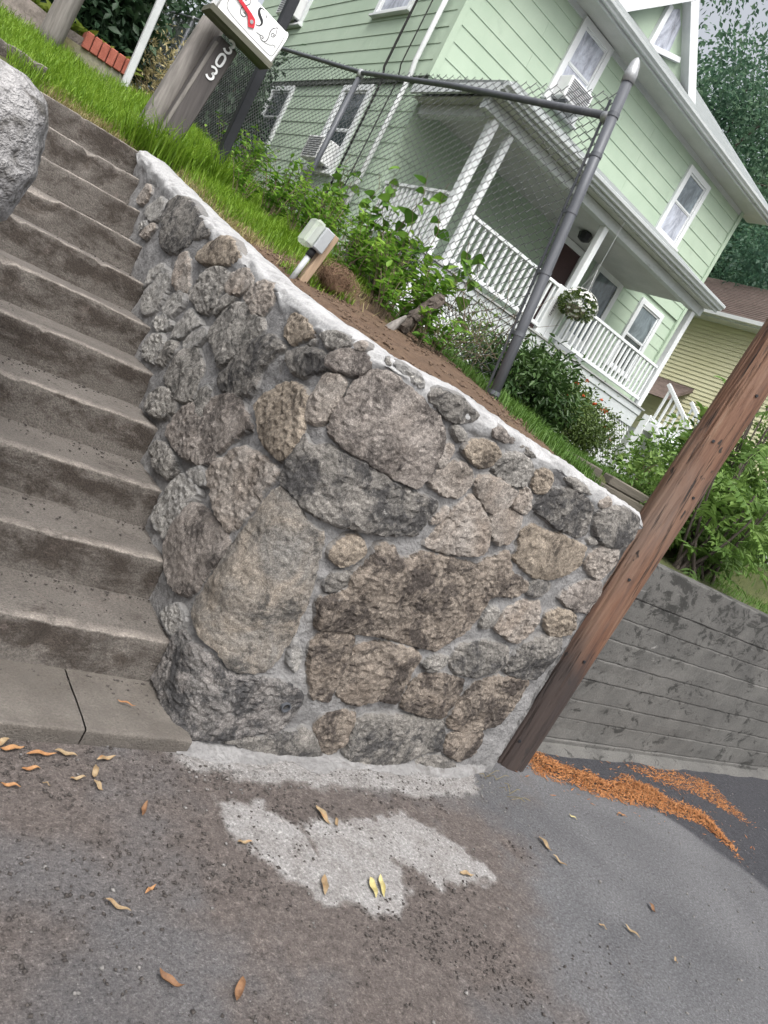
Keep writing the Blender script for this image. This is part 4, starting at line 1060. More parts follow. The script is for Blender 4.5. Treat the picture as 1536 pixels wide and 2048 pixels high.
l.new(bump(nt, fine, .45, .005, bump(nt, noise_tex(nt, co, 26, 6, .7), .4, .012)), p.inputs['Normal'])
cw = thing('concrete_retaining_wall', 'dark board marked concrete retaining wall behind the utility pole, stained and mossy', 'retaining wall', (5.4, 2.55, 0))


def course(u0, u1, z0, z1, k, vface):
    us = np.arange(u0, u1 + .0001, .05)
    prof = [(.007, z0), (.001, z0 + .005), (0, z0 + .012), (0, (z0 + z1) / 2), (0, z1 - .012), (.001, z1 - .005), (.007, z1)]
    V = []
    for u in us:
        for (dy, z) in prof:
            w = .006 * fbm((u, z * 3, k), 2.2, k * 2.0, 3) + .0022 * ((k * 7919) % 5 - 2) + .003 * fbm((u, z, k), 22, 1.0, 2)
            zz = z + (.005 * fbm((u, z * 5, 0), 5, 5.0, 3))
            V.append((u, vface + dy + w, zz))
    n_ = len(prof)
    b0 = len(V)
    for u in us:
        V.append((u, vface + .2, z1)); V.append((u, vface + .2, z0))
    F = [(i * n_ + j, (i + 1) * n_ + j, (i + 1) * n_ + j + 1, i * n_ + j + 1) for i in range(len(us) - 1) for j in range(n_ - 1)]
    F += [(i * n_ + n_ - 1, (i + 1) * n_ + n_ - 1, b0 + 2 * i + 2, b0 + 2 * i) for i in range(len(us) - 1)]
    F.append(tuple(range(n_)) + (b0, b0 + 1))
    e = (len(us) - 1)
    F.append(tuple(e * n_ + j for j in range(n_)) + (b0 + 2 * e, b0 + 2 * e + 1))
    return V, F


zs = [-.12, .07, .22, .36, .51, .655, .80, .945, 1.09, 1.33]
for k in range(len(zs) - 1):
    V, F = course(3.31, 7.36, zs[k], zs[k + 1], k, 2.42)
    MB().add(V, F).obj('board_course', 'board_concrete', cw, smooth=False)
    V, F = course(7.365, 14, zs[k] - .02, zs[k + 1] - .02, k + 3, 2.47)
    MB().add(V, F).obj('board_course', 'board_concrete', cw, smooth=False)
MB().box(3.31, 14, 2.56, 2.72, -.1, 1.318).obj('wall_core', 'board_concrete', cw)
# little shoe of old concrete at the foot
V = []
us = np.arange(3.7, 14, .06)
for u in us:
    w = .06 + .05 * fbm((u, 0, 0), 1.5, 3.0, 3)
    V += [(u, 2.40 - w, -.01), (u, 2.40 - w * .5, .028 + .01 * fbm((u, 1, 0), 6, 1.0)), (u, 2.45, .05)]
F = [(i * 3 + j, (i + 1) * 3 + j, (i + 1) * 3 + j + 1, i * 3 + j + 1) for i in range(len(us) - 1) for j in range(2)]
MB().add(V, F).obj('footing', 'board_concrete', cw, smooth=True)

# ------------------------------------------------------------------ utility pole
pole = thing('utility_pole', 'reddish brown wooden utility pole leaning beside the end of the stone wall', 'utility pole', (3.56, 2.26, 0))
LEAN = Vector((.058, 0, 1))


def pole_part(z0, z1, name, mat, r0):
    zs_ = np.arange(z0, z1 + .001, .06)
    na = 120
    V = []
    for z in zs_:
        r = r0 - .006 * z
        for k in range(na):
            a = 2 * math.pi * k / na
            d = (math.cos(a), math.sin(a), 0)
            # long drying checks and grain
            ck = noise.noise(Vector((math.cos(a) * 5, math.sin(a) * 5, z * .22 + 7)))
            crack = -.012 if abs(ck) < .03 else 0
            ck2 = noise.noise(Vector((math.cos(a) * 14, math.sin(a) * 14, z * .5 + 3)))
            crack -= .005 if abs(ck2) < .05 else 0
            w = .004 * noise.noise(Vector((d[0] * 8, d[1] * 8, z * .7))) + .0025 * noise.noise(Vector((d[0] * 26, d[1] * 26, z * 1.8)))
            rr = r + w + crack
            V.append((3.56 + LEAN.x * z + d[0] * rr, 2.26 + d[1] * rr, z))
    F = [(i * na + k, i * na + (k + 1) % na, (i + 1) * na + (k + 1) % na, (i + 1) * na + k) for i in range(len(zs_) - 1) for k in range(na)]
    F.append(tuple(range(na))[::-1]); F.append(tuple((len(zs_) - 1) * na + k for k in range(na)))
    MB().add(V, F).obj(name, mat, pole, smooth=True)


pole_part(-.05, 9.0, 'shaft', 'pole_wood', .120)
for z, a in ((.17, 3.85), (1.22, 4.0), (2.05, 3.75), (2.35, 4.3), (1.75, 4.45), (.72, 4.35)):
    r_ = .120 - .006 * z
    q = Vector((3.56 + LEAN.x * z + r_ * math.cos(a), 2.26 + r_ * math.sin(a), z))
    dn = Vector((math.cos(a), math.sin(a), 0))
    mb = MB(); mb.tube([q - dn * .01, q + dn * .006], .008, 10)
    mb.obj('bolt', 'ink_black', pole)

# ------------------------------------------------------------------ posts and mailbox at the head of the wall
def gz(x, y):
    return float(ground(x, y))


def ribbon(mb, pts, w, f, h=.0012, smooth=3):
    """Flat brush stroke through pts=(x, z); f maps (x, z, out) to world; w = widths."""
    P = np.array(pts, float)
    Wd = np.array(w if isinstance(w, (list, tuple)) else [w] * len(P), float)
    for _ in range(smooth):                        # Chaikin-style refinement
        Q = np.empty((2 * len(P) - 1, 2)); Q[::2] = P; Q[1::2] = (P[1:] + P[:-1]) / 2
        q = np.empty(2 * len(Wd) - 1); q[::2] = Wd; q[1::2] = (Wd[1:] + Wd[:-1]) / 2
        Q[1:-1] = .25 * Q[:-2] + .5 * Q[1:-1] + .25 * Q[2:]
        P, Wd = Q, q
    T = np.gradient(P, axis=0)
    T /= np.linalg.norm(T, axis=1)[:, None] + 1e-9
    Nn = np.stack([-T[:, 1], T[:, 0]], 1)
    V, F = [], []
    for p_, n_, w_ in zip(P, Nn, Wd):
        for sgn in (1, -1):
            q = p_ + n_ * w_ / 2 * sgn
            V += [f(q[0], q[1], 0), f(q[0], q[1], h)]
    for i in range(len(P) - 1):
        a = i * 4
        F += [(a + 1, a + 3, a + 7, a + 5), (a, a + 1, a + 5, a + 4), (a + 2, a + 6, a + 7, a + 3)]
    F += [(0, 2, 3, 1), (len(V) - 4, len(V) - 3, len(V) - 1, len(V) - 2)]
    mb.add(V, F)


mp = thing('mailbox_post', 'leaning pair of weathered wooden posts carrying white house number 303', 'post', (1.6, 6.1, gz(1.6, 6.1) - .05))
LW = .138
z0 = gz(1.6, 6.1) - .06


def lean_box(u, v, hu, hv, za, zb, c=.008, lean=LW):
    mb = MB()
    axis = Vector((lean, 0, 1)).normalized()
    ctr = Vector((u + lean * ((za + zb) / 2 - 2.3), v, (za + zb) / 2))
    mb.obox(*ctr, Vector((axis.z, 0, -axis.x)) * hu, Vector((0, hv, 0)), axis * (zb - za) / 2, c)
    return mb


lean_box(1.628, 6.13, .082, .078, z0, 3.10, .01).obj('square_post', 'dark_wood', mp)
mb = MB()
mb.tube([(1.515 + LW * (z - 2.3), 6.26, z) for z in np.linspace(z0, 3.18, 12)], [.088] * 12, 20)
mb.obj('round_post', 'grey_wood', mp, smooth=True)
mb = lean_box(1.552, 6.06, .012, .012, z0, 3.06, .004)
mb.obj('edge_strip', 'grey_wood', mp)


def digit(strokes, cu, cz, sc, name):
    mb = MB()
    axis = Vector((LW, 0, 1)).normalized(); side = Vector((axis.z, 0, -axis.x))

    def f(x, z, o):
        q = Vector((cu, 6.050 - o, cz)) + side * x * sc + axis * z * sc
        return tuple(q)
    for st in strokes:
        ribbon(mb, st, .17, f, .006, 3)
    mb.obj(name, 'digit_white', mp)


three = [[(-.28, .36), (-.12, .48), (.14, .48), (.28, .34), (.26, .14), (.06, .03)], [(.0, .03), (.26, -.06), (.3, -.28), (.14, -.47), (-.14, -.48), (-.3, -.34)]]
zero = [[(0, .5), (.22, .42), (.27, .15), (.27, -.15), (.22, -.42), (0, -.5), (-.22, -.42), (-.27, -.15), (-.27, .15), (-.22, .42), (0, .5)]]
digit(three, 1.745, 3.075, .09, 'digit')
digit(zero, 1.728, 2.965, .09, 'digit')
digit(three, 1.708, 2.855, .09, 'digit')

TILT = R(7.3)
MO = Vector((2.012, 5.90, 3.137))


def mloc(x, y, z):
    """Mailbox frame: x from its street-side right end (negative to the left), y back, z up."""
    return (MO.x + x * math.cos(TILT) + z * math.sin(TILT), MO.y + y, MO.z - x * math.sin(TILT) + z * math.cos(TILT))


mbx = thing('mailbox', 'white metal mailbox with black scrollwork, letter S and red flag', 'mailbox', (1.78, 5.98, 3.17))
prof = [(0, 0), (0, .165)] + [(.085 - .085 * math.cos(a), .165 + .09 * math.sin(a)) for a in np.linspace(0, math.pi, 15)[1:-1]] + [(.17, .165), (.17, 0)]
mb = MB()
n_ = len(prof)
V = [mloc(x, y, z) for x in (-.5, 0) for (y, z) in prof]
mb.add(V, [(i, (i + 1) % n_, n_ + (i + 1) % n_, n_ + i) for i in range(n_)] + [tuple(range(n_))[::-1], tuple(range(n_, 2 * n_))])
body = mb.obj('body', 'mail_white', mbx)
for x0 in (-.50, .0):                              # rolled end rims
    mb = MB()
    path = [mloc(x0, y - .002 if y < .08 else y + .002, z) for y, z in prof]
    mb.tube(path, .006, 6)
    mb.obj('end_rim', 'mail_white', mbx, smooth=True)
mb = MB(); V = [mloc(x, y, z) for x in (-.53, .012) for y in (-.012, .185) for z in (-.045, -.003)]
mb.add(V, [(0, 1, 3, 2), (4, 6, 7, 5), (0, 4, 5, 1), (2, 3, 7, 6), (0, 2, 6, 4), (1, 5, 7, 3)])
mb.obj('base_board', 'olive_board', mbx)
face = lambda x, z, o: mloc(x, -o if z < .165 else .085 - math.sqrt(max(0, .085 ** 2 - ((z - .165) / .09 * .085) ** 2)) - o, z)


def art(name, pts, w, mat='ink_black', h=.0015):
    mb = MB(); ribbon(mb, [(x * .98, max(.012, min(z, .235))) for x, z in pts], w, face, h)
    mb.obj(name, mat, mbx)


art('letter_s', [(-0.194, 0.195), (-0.196, 0.221), (-0.227, 0.232), (-0.258, 0.223), (-0.263, 0.196), (-0.247, 0.173), (-0.212, 0.161), (-0.196, 0.142), (-0.206, 0.114), (-0.231, 0.107)],
    [.008, .004, .006, .012, .019, .023, .021, .013, .006, .005])
for pts, w in (
        ([(-0.2, 0.073), (-0.169, 0.076), (-0.151, 0.088), (-0.136, 0.082), (-0.142, 0.07), (-0.151, 0.074)], .004),
        ([(-0.167, 0.074), (-0.148, 0.058), (-0.119, 0.062), (-0.107, 0.088), (-0.113, 0.121), (-0.126, 0.151), (-0.115, 0.184), (-0.087, 0.211)], .005),
        ([(-0.087, 0.211), (-0.09, 0.187), (-0.075, 0.163), (-0.08, 0.135), (-0.101, 0.127), (-0.109, 0.143), (-0.095, 0.16), (-0.083, 0.152), (-0.091, 0.142)], .004),
        ([(-0.118, 0.061), (-0.103, 0.069), (-0.074, 0.075), (-0.056, 0.1), (-0.034, 0.1), (-0.036, 0.089)], .003),
        ([(-0.361, 0.213), (-0.341, 0.203), (-0.334, 0.181), (-0.343, 0.159), (-0.367, 0.134), (-0.372, 0.101), (-0.354, 0.079), (-0.327, 0.08), (-0.313, 0.096), (-0.324, 0.11), (-0.342, 0.104)], .005),
        ([(-0.385, 0.183), (-0.363, 0.183), (-0.369, 0.169), (-0.379, 0.169)], .003)):
    art('scroll', pts, w)
art('border_line', [(-.47, .16), (-.466, .06), (-.44, .03), (-.25, .022), (-.03, .02), (-.016, .035), (-.014, .16), (-.02, .2)], .003)
mb = MB(); V = []
fl = [(-.47, .168), (-.47, .148), (-.31, .112), (-.285, .085), (-.262, .055), (-.225, .075), (-.238, .11), (-.25, .125), (-.29, .137)]
mb.add([mloc(x, -.006, z) for x, z in fl] + [mloc(x, -.011, z) for x, z in fl],
       [tuple(range(9)), tuple(range(17, 8, -1))] + [(i, (i + 1) % 9, 9 + (i + 1) % 9, 9 + i) for i in range(9)])
fo = mb.obj('flag', 'flag_red', mbx)
mb = MB(); mb.tube([mloc(-.262, -.008, .095), mloc(-.262, -.016, .095)], .013, 14); mb.obj('flag_rivet', 'galvanised', fo)

# black square steel post rising out of frame
mb = MB()
bz = gz(2.1, 6.3)
mb.box(2.063, 2.137, 6.263, 6.337, bz - .1, 5.6, .006)
o = mb.obj('steel_post', 'black_paint', None, (2.1, 6.3, bz))
tag(o, 'tall square black post standing in grass behind the mailbox', 'post')

# old posts and the brick-edged wall up the slope
mb = MB()
pz = gz(1.16, 9.85)
mb.tube([(1.155 + .11 * t, 9.86, pz - .1 + t * 1.6) for t in np.linspace(0, 1, 8)], [.125 - .02 * t for t in np.linspace(0, 1, 8)], 18)
o = mb.obj('old_wooden_post', 'grey_wood', None, (1.16, 9.85, pz), smooth=True)
tag(o, 'short weathered grey wooden post in lawn before the mottled wall', 'post')
mb = MB()
pz = gz(2.0, 9.9)
mb.box(1.955, 2.035, 9.86, 9.94, pz - .1, 5.4, .01)
o = mb.obj('metal_post', 'pvc_grey', None, (2, 9.9, pz))
tag(o, 'pale grey slim post beside the red brick wall end', 'post')

gw = thing('garden_wall', 'mottled old garden wall topped by a short run of red bricks', 'garden wall', (1.0, 10.35, gz(1.0, 10.3)))
V, F = [], []
us = np.arange(-2.5, 2.02, .05)
for u in us:
    top = 3.27 - .02 * (u + 1)
    for j in range(13):
        z = 2.4 + (top - 2.4) * j / 12
        V.append((u, 10.2 + .025 * fbm((u, z, 0), 3, 2.0, 4), z + (.02 * fbm((u, 0, 0), 4, 1.0) if j == 12 else 0)))
    V.append((u, 10.45, top))
F = [(i * 14 + j, (i + 1) * 14 + j, (i + 1) * 14 + j + 1, i * 14 + j + 1) for i in range(len(us) - 1) for j in range(13)]
F.append(tuple((len(us) - 1) * 14 + j for j in range(14)))
MB().add(V, F).obj('wall_face', 'old_render', gw)
for k in range(6):
    mb = MB(); u = 1.50 + k * .092
    mb.box(u, u + .082, 10.13, 10.36, 3.13 + random.uniform(-.004, .004), 3.31, .008)
    mb.obj('brick', 'brick_red', gw)
MB().box(1.3, 2.1, 10.165, 10.19, 2.4, 3.13).obj('mossy_patch', 'moss_render', gw)

# ------------------------------------------------------------------ outdoor socket box on a stake
eb = thing('electrical_box', 'grey outdoor socket box with clear cover on a short wooden stake', 'electrical box', (1.83, 3.57, gz(1.83, 3.57)))
LE = .2


def ebx(u, v, z):
    return Vector((u + LE * (z - 1.8), v, z))


def eb_box(u0, u1, v0, v1, za, zb, c):
    mb = MB()
    axis = Vector((LE, 0, 1)).normalized()
    mid = ebx((u0 + u1) / 2, (v0 + v1) / 2, (za + zb) / 2)
    mb.obox(*mid, Vector((axis.z, 0, -axis.x)) * (u1 - u0) / 2, Vector((0, (v1 - v0) / 2, 0)), axis * (zb - za) / 2, c)
    return mb


eb_box(1.800, 1.842, 3.55, 3.59, gz(1.82, 3.57) - .06, 2.045, .003).obj('stake', 'tan_wood', eb)
bx_ = eb_box(1.735, 1.797, 3.515, 3.60, 1.925, 2.045, .006).obj('box', 'box_grey', eb)
eb_box(1.672, 1.734, 3.51, 3.605, 1.92, 2.06, .014).obj('clear_cover', 'clear_plastic', eb)
eb_box(1.715, 1.733, 3.53, 3.585, 1.94, 2.03, .003).obj('socket_plate', 'box_grey', eb)
mb = MB(); mb.tube([ebx(1.765, 3.56, 1.74), ebx(1.765, 3.56, 1.90)], .015, 12); mb.obj('conduit', 'pvc_grey', eb, smooth=True)
mb = MB(); mb.tube([ebx(1.765, 3.56, 1.885), ebx(1.765, 3.56, 1.93)], .020, 12); mb.obj('conduit_fitting', 'ink_black', eb, smooth=True)

# ------------------------------------------------------------------ chain-link fence
fe = thing('chain_link_fence', 'grey chain link fence with thick capped end post running up the bank', 'fence', (2.81, 2.96, gz(2.81, 2.96)))
P1b, P1t, P1r = Vector((2.81, 2.96, 1.60)), Vector((2.72, 3.14, 3.44)), Vector((2.73, 3.115, 3.235))
P2b, P2t = Vector((3.1, 6.92, gz(3.1, 6.92) - .05)), Vector((3.2, 7.07, 3.86))
P3b, P3t = Vector((3.47, 14.8, 3.5)), Vector((3.61, 15.0, 5.32))
ax1 = (P1t - P1b).normalized()
mb = MB(); mb.tube([P1b, P1b + ax1 * .6, P1b + ax1 * 1.2, P1t], .0285, 20)
pst = mb.obj('end_post', 'steel_grey', fe, smooth=True)
mb = MB(); mb.tube([P1t - ax1 * .03, P1t + ax1 * .02, P1t + ax1 * .03, P1t + ax1 * .06, P1t + ax1 * .085, P1t + ax1 * .10], [.034, .034, .031, .027, .017, .004], 20)
mb.obj('post_cap', 'galvanised', pst, smooth=True)
side1 = (P2t - P1r); side1.z = 0; side1.normalize()
back1 = Vector((0, 0, 1)).cross(side1)
for t in (.13, .46, .80, 1.13, 1.43, 1.64):
    c = P1b + ax1 * t
    mb = MB(); mb.tube([c, c + ax1 * .022], .0312, 20)
    mb.obox(*(c + ax1 * .014 + side1 * .055), side1 * .025, back1 * .004, ax1 * .011, .001)
    mb.obj('tension_band', 'steel_grey', pst, smooth=False)
tb0 = P1b + side1 * .075 + ax1 * .05
mb = MB(); mb.obox(*(tb0 + ax1 * .83), side1 * .008, back1 * .004, ax1 * .86, .001)
mb.obj('tension_bar', 'steel_grey', fe)
for a, b, r_ in ((P2b, P2t, .026), (P3b, P3t, .03)):
    mb = MB(); mb.tube([a, (a + b) / 2, b], r_, 14); po = mb.obj('line_post', 'steel_grey', fe, smooth=True)
    mb = MB(); mb.tube([b - Vector((0, 0, .02)), b + Vector((0, 0, .05))], r_ + .008, 14); mb.obj('rail_loop', 'galvanised', po, smooth=True)
rail = [P1r, P1r.lerp(P2t, .5) + Vector((0, 0, .035)), P2t + Vector((0, 0, .03)), P2t.lerp(P3t, .5), P3t + Vector((0, 0, .03)), P3t + (P3t - P2t) * .6]
mb = MB(); mb.tube(rail, .021, 14); mb.obj('top_rail', 'steel_grey', fe, smooth=True)
mb = MB(); mb.tube([P1r - side1 * .0, P1r + side1 * .07], .029, 14); mb.obj('rail_cup', 'galvanised', fe, smooth=True)

# the woven wire: every picket zigzags and hooks its neighbours
plan = [P1r, rail[1], P2t, rail[3], P3t, rail[5]]
cum = [0]
for a, b in zip(plan[:-1], plan[1:]):
    cum.append(cum[-1] + math.hypot(b.x - a.x, b.y - a.y))


def along(s, k):
    xs = [getattr(p_, k) for p_ in plan]
    return np.interp(s, cum, xs)


PW, PH, WR = .058, .054, .0030
WV, WF = [], []
ns = 3
s = .045
i = 0
nbase = 0
chunks_v, chunks_f = [], []
while s < cum[-1] - .1:
    x0_, y0_, zr = along(s, 'x'), along(s, 'y'), along(s, 'z')
    over = float(np.interp(s, [0, .6, 2, 6], [.115, .115, .07, .05]))
    zb = float(ground(x0_ + .1, y0_)) + .01
    zt = zr + over
    nzig = int((zt - zb) / (PH / 2))
    k = np.arange(nzig + 1)
    zz = zt - k * PH / 2
    sgn = np.where((k + i) % 2 == 0, 1, -1)
    sx = s + sgn * (PW / 2 + .001)
    lean = np.clip((zz - zb) / (zt - zb), 0, 1)
    # post lean carried into the near end of the fabric
    lf = max(0, 1 - s / 3.0)
    px_ = np.interp(sx, cum, [p_.x for p_ in plan]) + (1 - lean) * .08 * lf
    py_ = np.interp(sx, cum, [p_.y for p_ in plan]) - (1 - lean) * .155 * lf
    nx = np.where((k + i) % 2 == 0, .0022, -.0022)
    # refine with midpoints so that knuckles read as bends
    P = np.stack([px_ + nx, py_, zz], 1)
    rad = WR if s < 5 else WR * 1.05
    ang = np.arange(ns) * 2 * math.pi / ns
    ring = np.stack([np.cos(ang) * rad, np.sin(ang) * rad * .6, np.sin(ang) * rad * .8], 1)
    V = (P[:, None, :] + ring[None]).reshape(-1, 3)
    m_ = len(P)
    a = (np.arange(m_ - 1)[:, None] * ns + np.arange(ns)[None]).ravel()
    b = (np.arange(m_ - 1)[:, None] * ns + (np.arange(ns)[None] + 1) % ns).ravel()
    chunks_v.append(V); chunks_f.append(np.stack([a, b, b + ns, a + ns], 1) + nbase)
    nbase += len(V)
    s += PW; i += 1
Vw = np.concatenate(chunks_v) - np.array(origin(fe))
o = link('wire_mesh', build_mesh('wire_mesh', Vw, np.concatenate(chunks_f), False), 'wire_grey', fe)
tag(o, kind='stuff')

# ------------------------------------------------------------------ the green house
UH, VH, UR, VB = 6.27, 11.45, 14.75, 20.5
ZF, ZE = 3.37, 8.5
ho = thing('green_house', 'pale green two storey house with white trimmed windows and front porch', 'house', (10.5, 13, 2.0))


def part(mb, name, mat, parent=None, smooth=False):
    return mb.obj(name, mat, parent or ho, smooth=smooth)


core = MB().box(UH + .03, UR - .03, VH + .03, VB, 1.6, ZE + .05)
part(core, 'wall_core', 'house_core')
# gable end above the eaves
part(MB().prism([(VH + .03, ZE), (VB, ZE), ((VH + VB) / 2, ZE + .74 * (VB - VH) / 2)], 'x', UH + .03, UH + .2), 'gable', 'green_siding')

EXPO = .27


def siding(axis, fixed, a0, a1, z0, z1, out, stagger):
    """Lapped boards on a wall plane; out = outward sign on the other axis."""
    k = 0
    z = z0
    while z < z1 - .02:
        zt = min(z + EXPO, z1)
        a = a0 - (0 if k % 2 == 0 else stagger)
        while a < a1:
            b = min(a + 2.44, a1)
            aa = max(a, a0)
            if b - aa > .03:
                jit = random.uniform(-.001, .001)
                q0, q1 = fixed + out * (.016 + jit), fixed + out * (.004 + jit)
                poly = [(fixed - out * .01, z), (q0, z), (q0, z + .006), (q1, zt + .012), (fixed - out * .01, zt + .012)]
                mb = MB()
                if axis == 'y':      # wall plane x = fixed, boards run along y
                    mb.prism(poly, 'y', aa + .0015, b - .0015)
                else:                # wall plane y = fixed, boards run along x
                    mb.prism(poly, 'x', aa + .0015, b - .0015)
                part(mb, 'siding_board', 'green_siding')
            a += 2.44
        z = zt
        k += 1


siding('y', UH, VH, VB, 2.72, 5.96, -1, 1.2)               # side wall, ground floor
siding('y', UH - .06, VH - .0, VB, 5.98, ZE + 1.35, -1, 1.2)      # upper floor oversails
siding('x', VH - .0, UH, UR, 3.4, 5.79, -1, .9)            # under the porch
siding('x', VH - .03, UH - .06, UR + .03, 5.80, ZE, -1, .9)       # front, upper floor
part(MB().box(UH - .055, UH + .03, VH, VB, 5.9, 5.975), 'belt_board', 'house_core')
part(MB().box(UR - .06, UR + .05, VH - .075, VH + .05, 3.4, ZE).box(UR + .0, UR + .035, VH + .05, VB, 2.4, ZE), 'end_wall', 'green_siding')
part(MB().box(UH - .09, UH + .03, VH - .06, VH + .06, 5.98, ZE), 'corner_board', 'green_siding')


def window(name, axis, fixed, out, a0, a1, z0, z1, pane='pane_dark', lower=None, casing=.11, curtain=None, split=.5, sill=True):
    """Double-hung window standing proud of the boards; axis 'x' = front wall, 'y' = side wall."""
    def B(mb, a, b, d0, d1, za, zb, c=.004):
        lo, hi = sorted((fixed + out * d0, fixed + out * d1))
        return mb.box(a, b, lo, hi, za, zb, c) if axis == 'x' else mb.box(lo, hi, a, b, za, zb, c)
    mb = MB()
    B(mb, a0, a0 + casing, -.02, .07, z0, z1); B(mb, a1 - casing, a1, -.02, .07, z0, z1)
    B(mb, a0 + casing, a1 - casing, -.02, .068, z1 - casing, z1); B(mb, a0 + casing, a1 - casing, -.02, .068, z0, z0 + .05)
    w = part(mb, name, 'white_paint')
    ia, ib, za, zb = a0 + casing, a1 - casing, z0 + .05, z1 - casing
    zm = za + (zb - za) * split
    for (q0, q1, d, nm, mt) in ((zm, zb, .045, 'upper_sash', pane), (za, zm + .02, .036, 'lower_sash', lower or pane)):
        s_ = MB(); t = .04
        B(s_, ia, ia + t, .01, d, q0, q1); B(s_, ib - t, ib, .01, d, q0, q1)
        B(s_, ia + t, ib - t, .01, d - .001, q1 - t, q1); B(s_, ia + t, ib - t, .01, d - .001, q0, q0 + t)
        part(s_, nm, 'white_paint', w)
        g = MB(); B(g, ia + t, ib - t, .012, .026 if nm == 'upper_sash' else .024, q0 + t, q1 - t, 0)
        part(g, 'pane', mt, w)
    if sill:
        s_ = MB(); B(s_, a0 - .04, a1 + .04, -.02, .11, z0 - .05, z0 - .002); part(s_, 'sill', 'white_paint', w)
    return w


window('window', 'y', UH, -1, 16.35, 17.5, 4.56, 5.88)
window('window', 'y', UH, -1, 13.05, 14.15, 4.22, 5.86)
window('window', 'y', UH - .06, -1, 17.45, 18.45, 7.25, 8.7, 'pane_grey')
window('window', 'y', UH - .06, -1, 13.0, 14.25, 7.17, 8.6, 'pane_curtained')
window('window', 'x', VH - .03, -1, 8.33, 9.22, 7.05, 8.47, 'pane_curtained', 'pane_curtained')
window('window', 'x', VH - .03, -1, 12.46, 13.35, 6.87, 8.28, 'pane_grey', 'pane_curtained')
window('window', 'x', VH, -1, 13.25, 14.2, 4.1, 5.68, 'pane_grey', 'pane_dark')


def air_unit(axis, fixed, out, a0, a1, z0, z1, label):
    mb = MB()
    lo, hi = sorted((fixed + out * .0, fixed + out * .36))
    dims = (a0, a1, lo, hi) if axis == 'x' else (lo, hi, a0, a1)
    c_ = ((dims[0] + dims[1]) / 2, (dims[2] + dims[3]) / 2, z0)
    t = thing('air_conditioner', label, 'air conditioner', c_)
    mb.box(*dims, z0, z1, .015).obj('casing', 'air_unit', t)
    for k in range(9):
        zz = z0 + .05 + (z1 - z0 - .1) * k / 8
        m2 = MB()
        f_ = fixed + out * .362
        if axis == 'x':
            m2.box(a0 + .05, a1 - .05, min(f_, f_ + out * .006), max(f_, f_ + out * .006), zz, zz + .012)
        else:
            m2.box(min(f_, f_ + out * .006), max(f_, f_ + out * .006), a0 + .05, a1 - .05, zz, zz + .012)
        m2.obj('louvre', 'steel_grey', t)
    m3 = MB()                                   # bracket down to the sill
    if axis == 'x':
        m3.box(a0 + .1, a0 + .14, lo, fixed, z0 - .04, z0 - .002)
    else:
        m3.box(min(fixed, fixed + out * .1), max(fixed, fixed + out * .1), a0 + .1, a0 + .14, z0 - .04, z0 - .002)
    m3.obj('bracket', 'steel_grey', t)


air_unit('y', UH, -1, 13.25, 13.9, 4.3, 4.72, 'white air conditioner in the ground floor side window behind the fence')
air_unit('y', UH - .06, -1, 17.6, 18.25, 7.33, 7.78, 'white air conditioner in the upper side window above the mailbox')
air_unit('x', VH - .03, -1, 8.45, 9.08, 7.13, 7.5, 'white air conditioner in the upper front window above the porch roof')

# rain pipe and service cables on the side wall
mb = MB()
mb.tube([(UH - .14, 11.85, z) for z in (2.3, 5.6, 5.95)] + [(UH - .2, 11.8, 6.15), (UH - .2, 11.78, 9.0)], .042, 12)
part(mb, 'rain_pipe', 'white_paint', smooth=True)
mb = MB(); mb.tube([(UH - .12, 12.28, 2.5), (UH - .13, 12.22, 4.5), (UH - .13, 12.2, 5.9), (UH - .2, 12.2, 6.1), (UH - .2, 12.18, 9.5)], .012, 8)
part(mb, 'cable', 'cable_black', smooth=True)
mb = MB(); mb.tube([(UH - .115, 12.75, 3.4), (UH - .125, 12.72, 5.9), (UH - .2, 12.71, 6.08), (UH - .2, 12.7, 8.0), (UH - .2, 12.6, 9.4)], .022, 8)
part(mb, 'cable', 'cable_black', smooth=True)

# main roof, eaves, gutter
zr0, vr0 = 8.66, 10.92
ridge_v = (VH + VB) / 2
ridge_z = zr0 + .74 * (ridge_v - vr0)
mb = MB()
mb.add([(5.85, vr0, zr0), (15.25, vr0, zr0), (15.25, ridge_v, ridge_z), (5.85, ridge_v, ridge_z), (15.25, 2 * ridge_v - vr0, zr0), (5.85, 2 * ridge_v - vr0, zr0),
        (5.85, vr0, zr0 - .06), (15.25, vr0, zr0 - .06), (15.25, ridge_v, ridge_z - .1), (5.85, ridge_v, ridge_z - .1), (15.25, 2 * ridge_v - vr0, zr0 - .06), (5.85, 2 * ridge_v - vr0, zr0 - .06)],
       [(0, 1, 2, 3), (3, 2, 4, 5), (6, 9, 8, 7), (9, 11, 10, 8), (0, 6, 7, 1), (1, 7, 8, 2), (2, 8, 10, 4), (0, 3, 9, 6), (3, 5, 11, 9)])
part(mb, 'roof', 'roof_shingle')
part(MB().box(5.9, 15.2, vr0 + .04, VH + .05, ZE, ZE + .02), 'soffit', 'soffit')
part(MB().box(5.9, 15.2, vr0 + .005, vr0 + .04, ZE - .01, zr0 - .065), 'fascia', 'grey_trim')
gut = [(0, .11), (-.10, .11), (-.115, .10), (-.11, .06), (-.07, .03), (-.06, 0), (0, 0)]
part(MB().prism([(vr0 + a, ZE + .03 + b) for a, b in gut], 'x', 5.85, 15.25), 'gutter', 'grey_trim')
part(MB().prism([(VH - .02, ZE - .10), (VH - .055, ZE - .10), (VH - .055, ZE), (VH - .02, ZE)], 'x', 6.2, 14.8), 'frieze_board', 'grey_trim')
rk = lambda d0, d1: [(vr0 - .05, zr0 + d0), (ridge_v, ridge_z + d0 + .02), (ridge_v, ridge_z + d1), (vr0 - .05, zr0 + d1)]
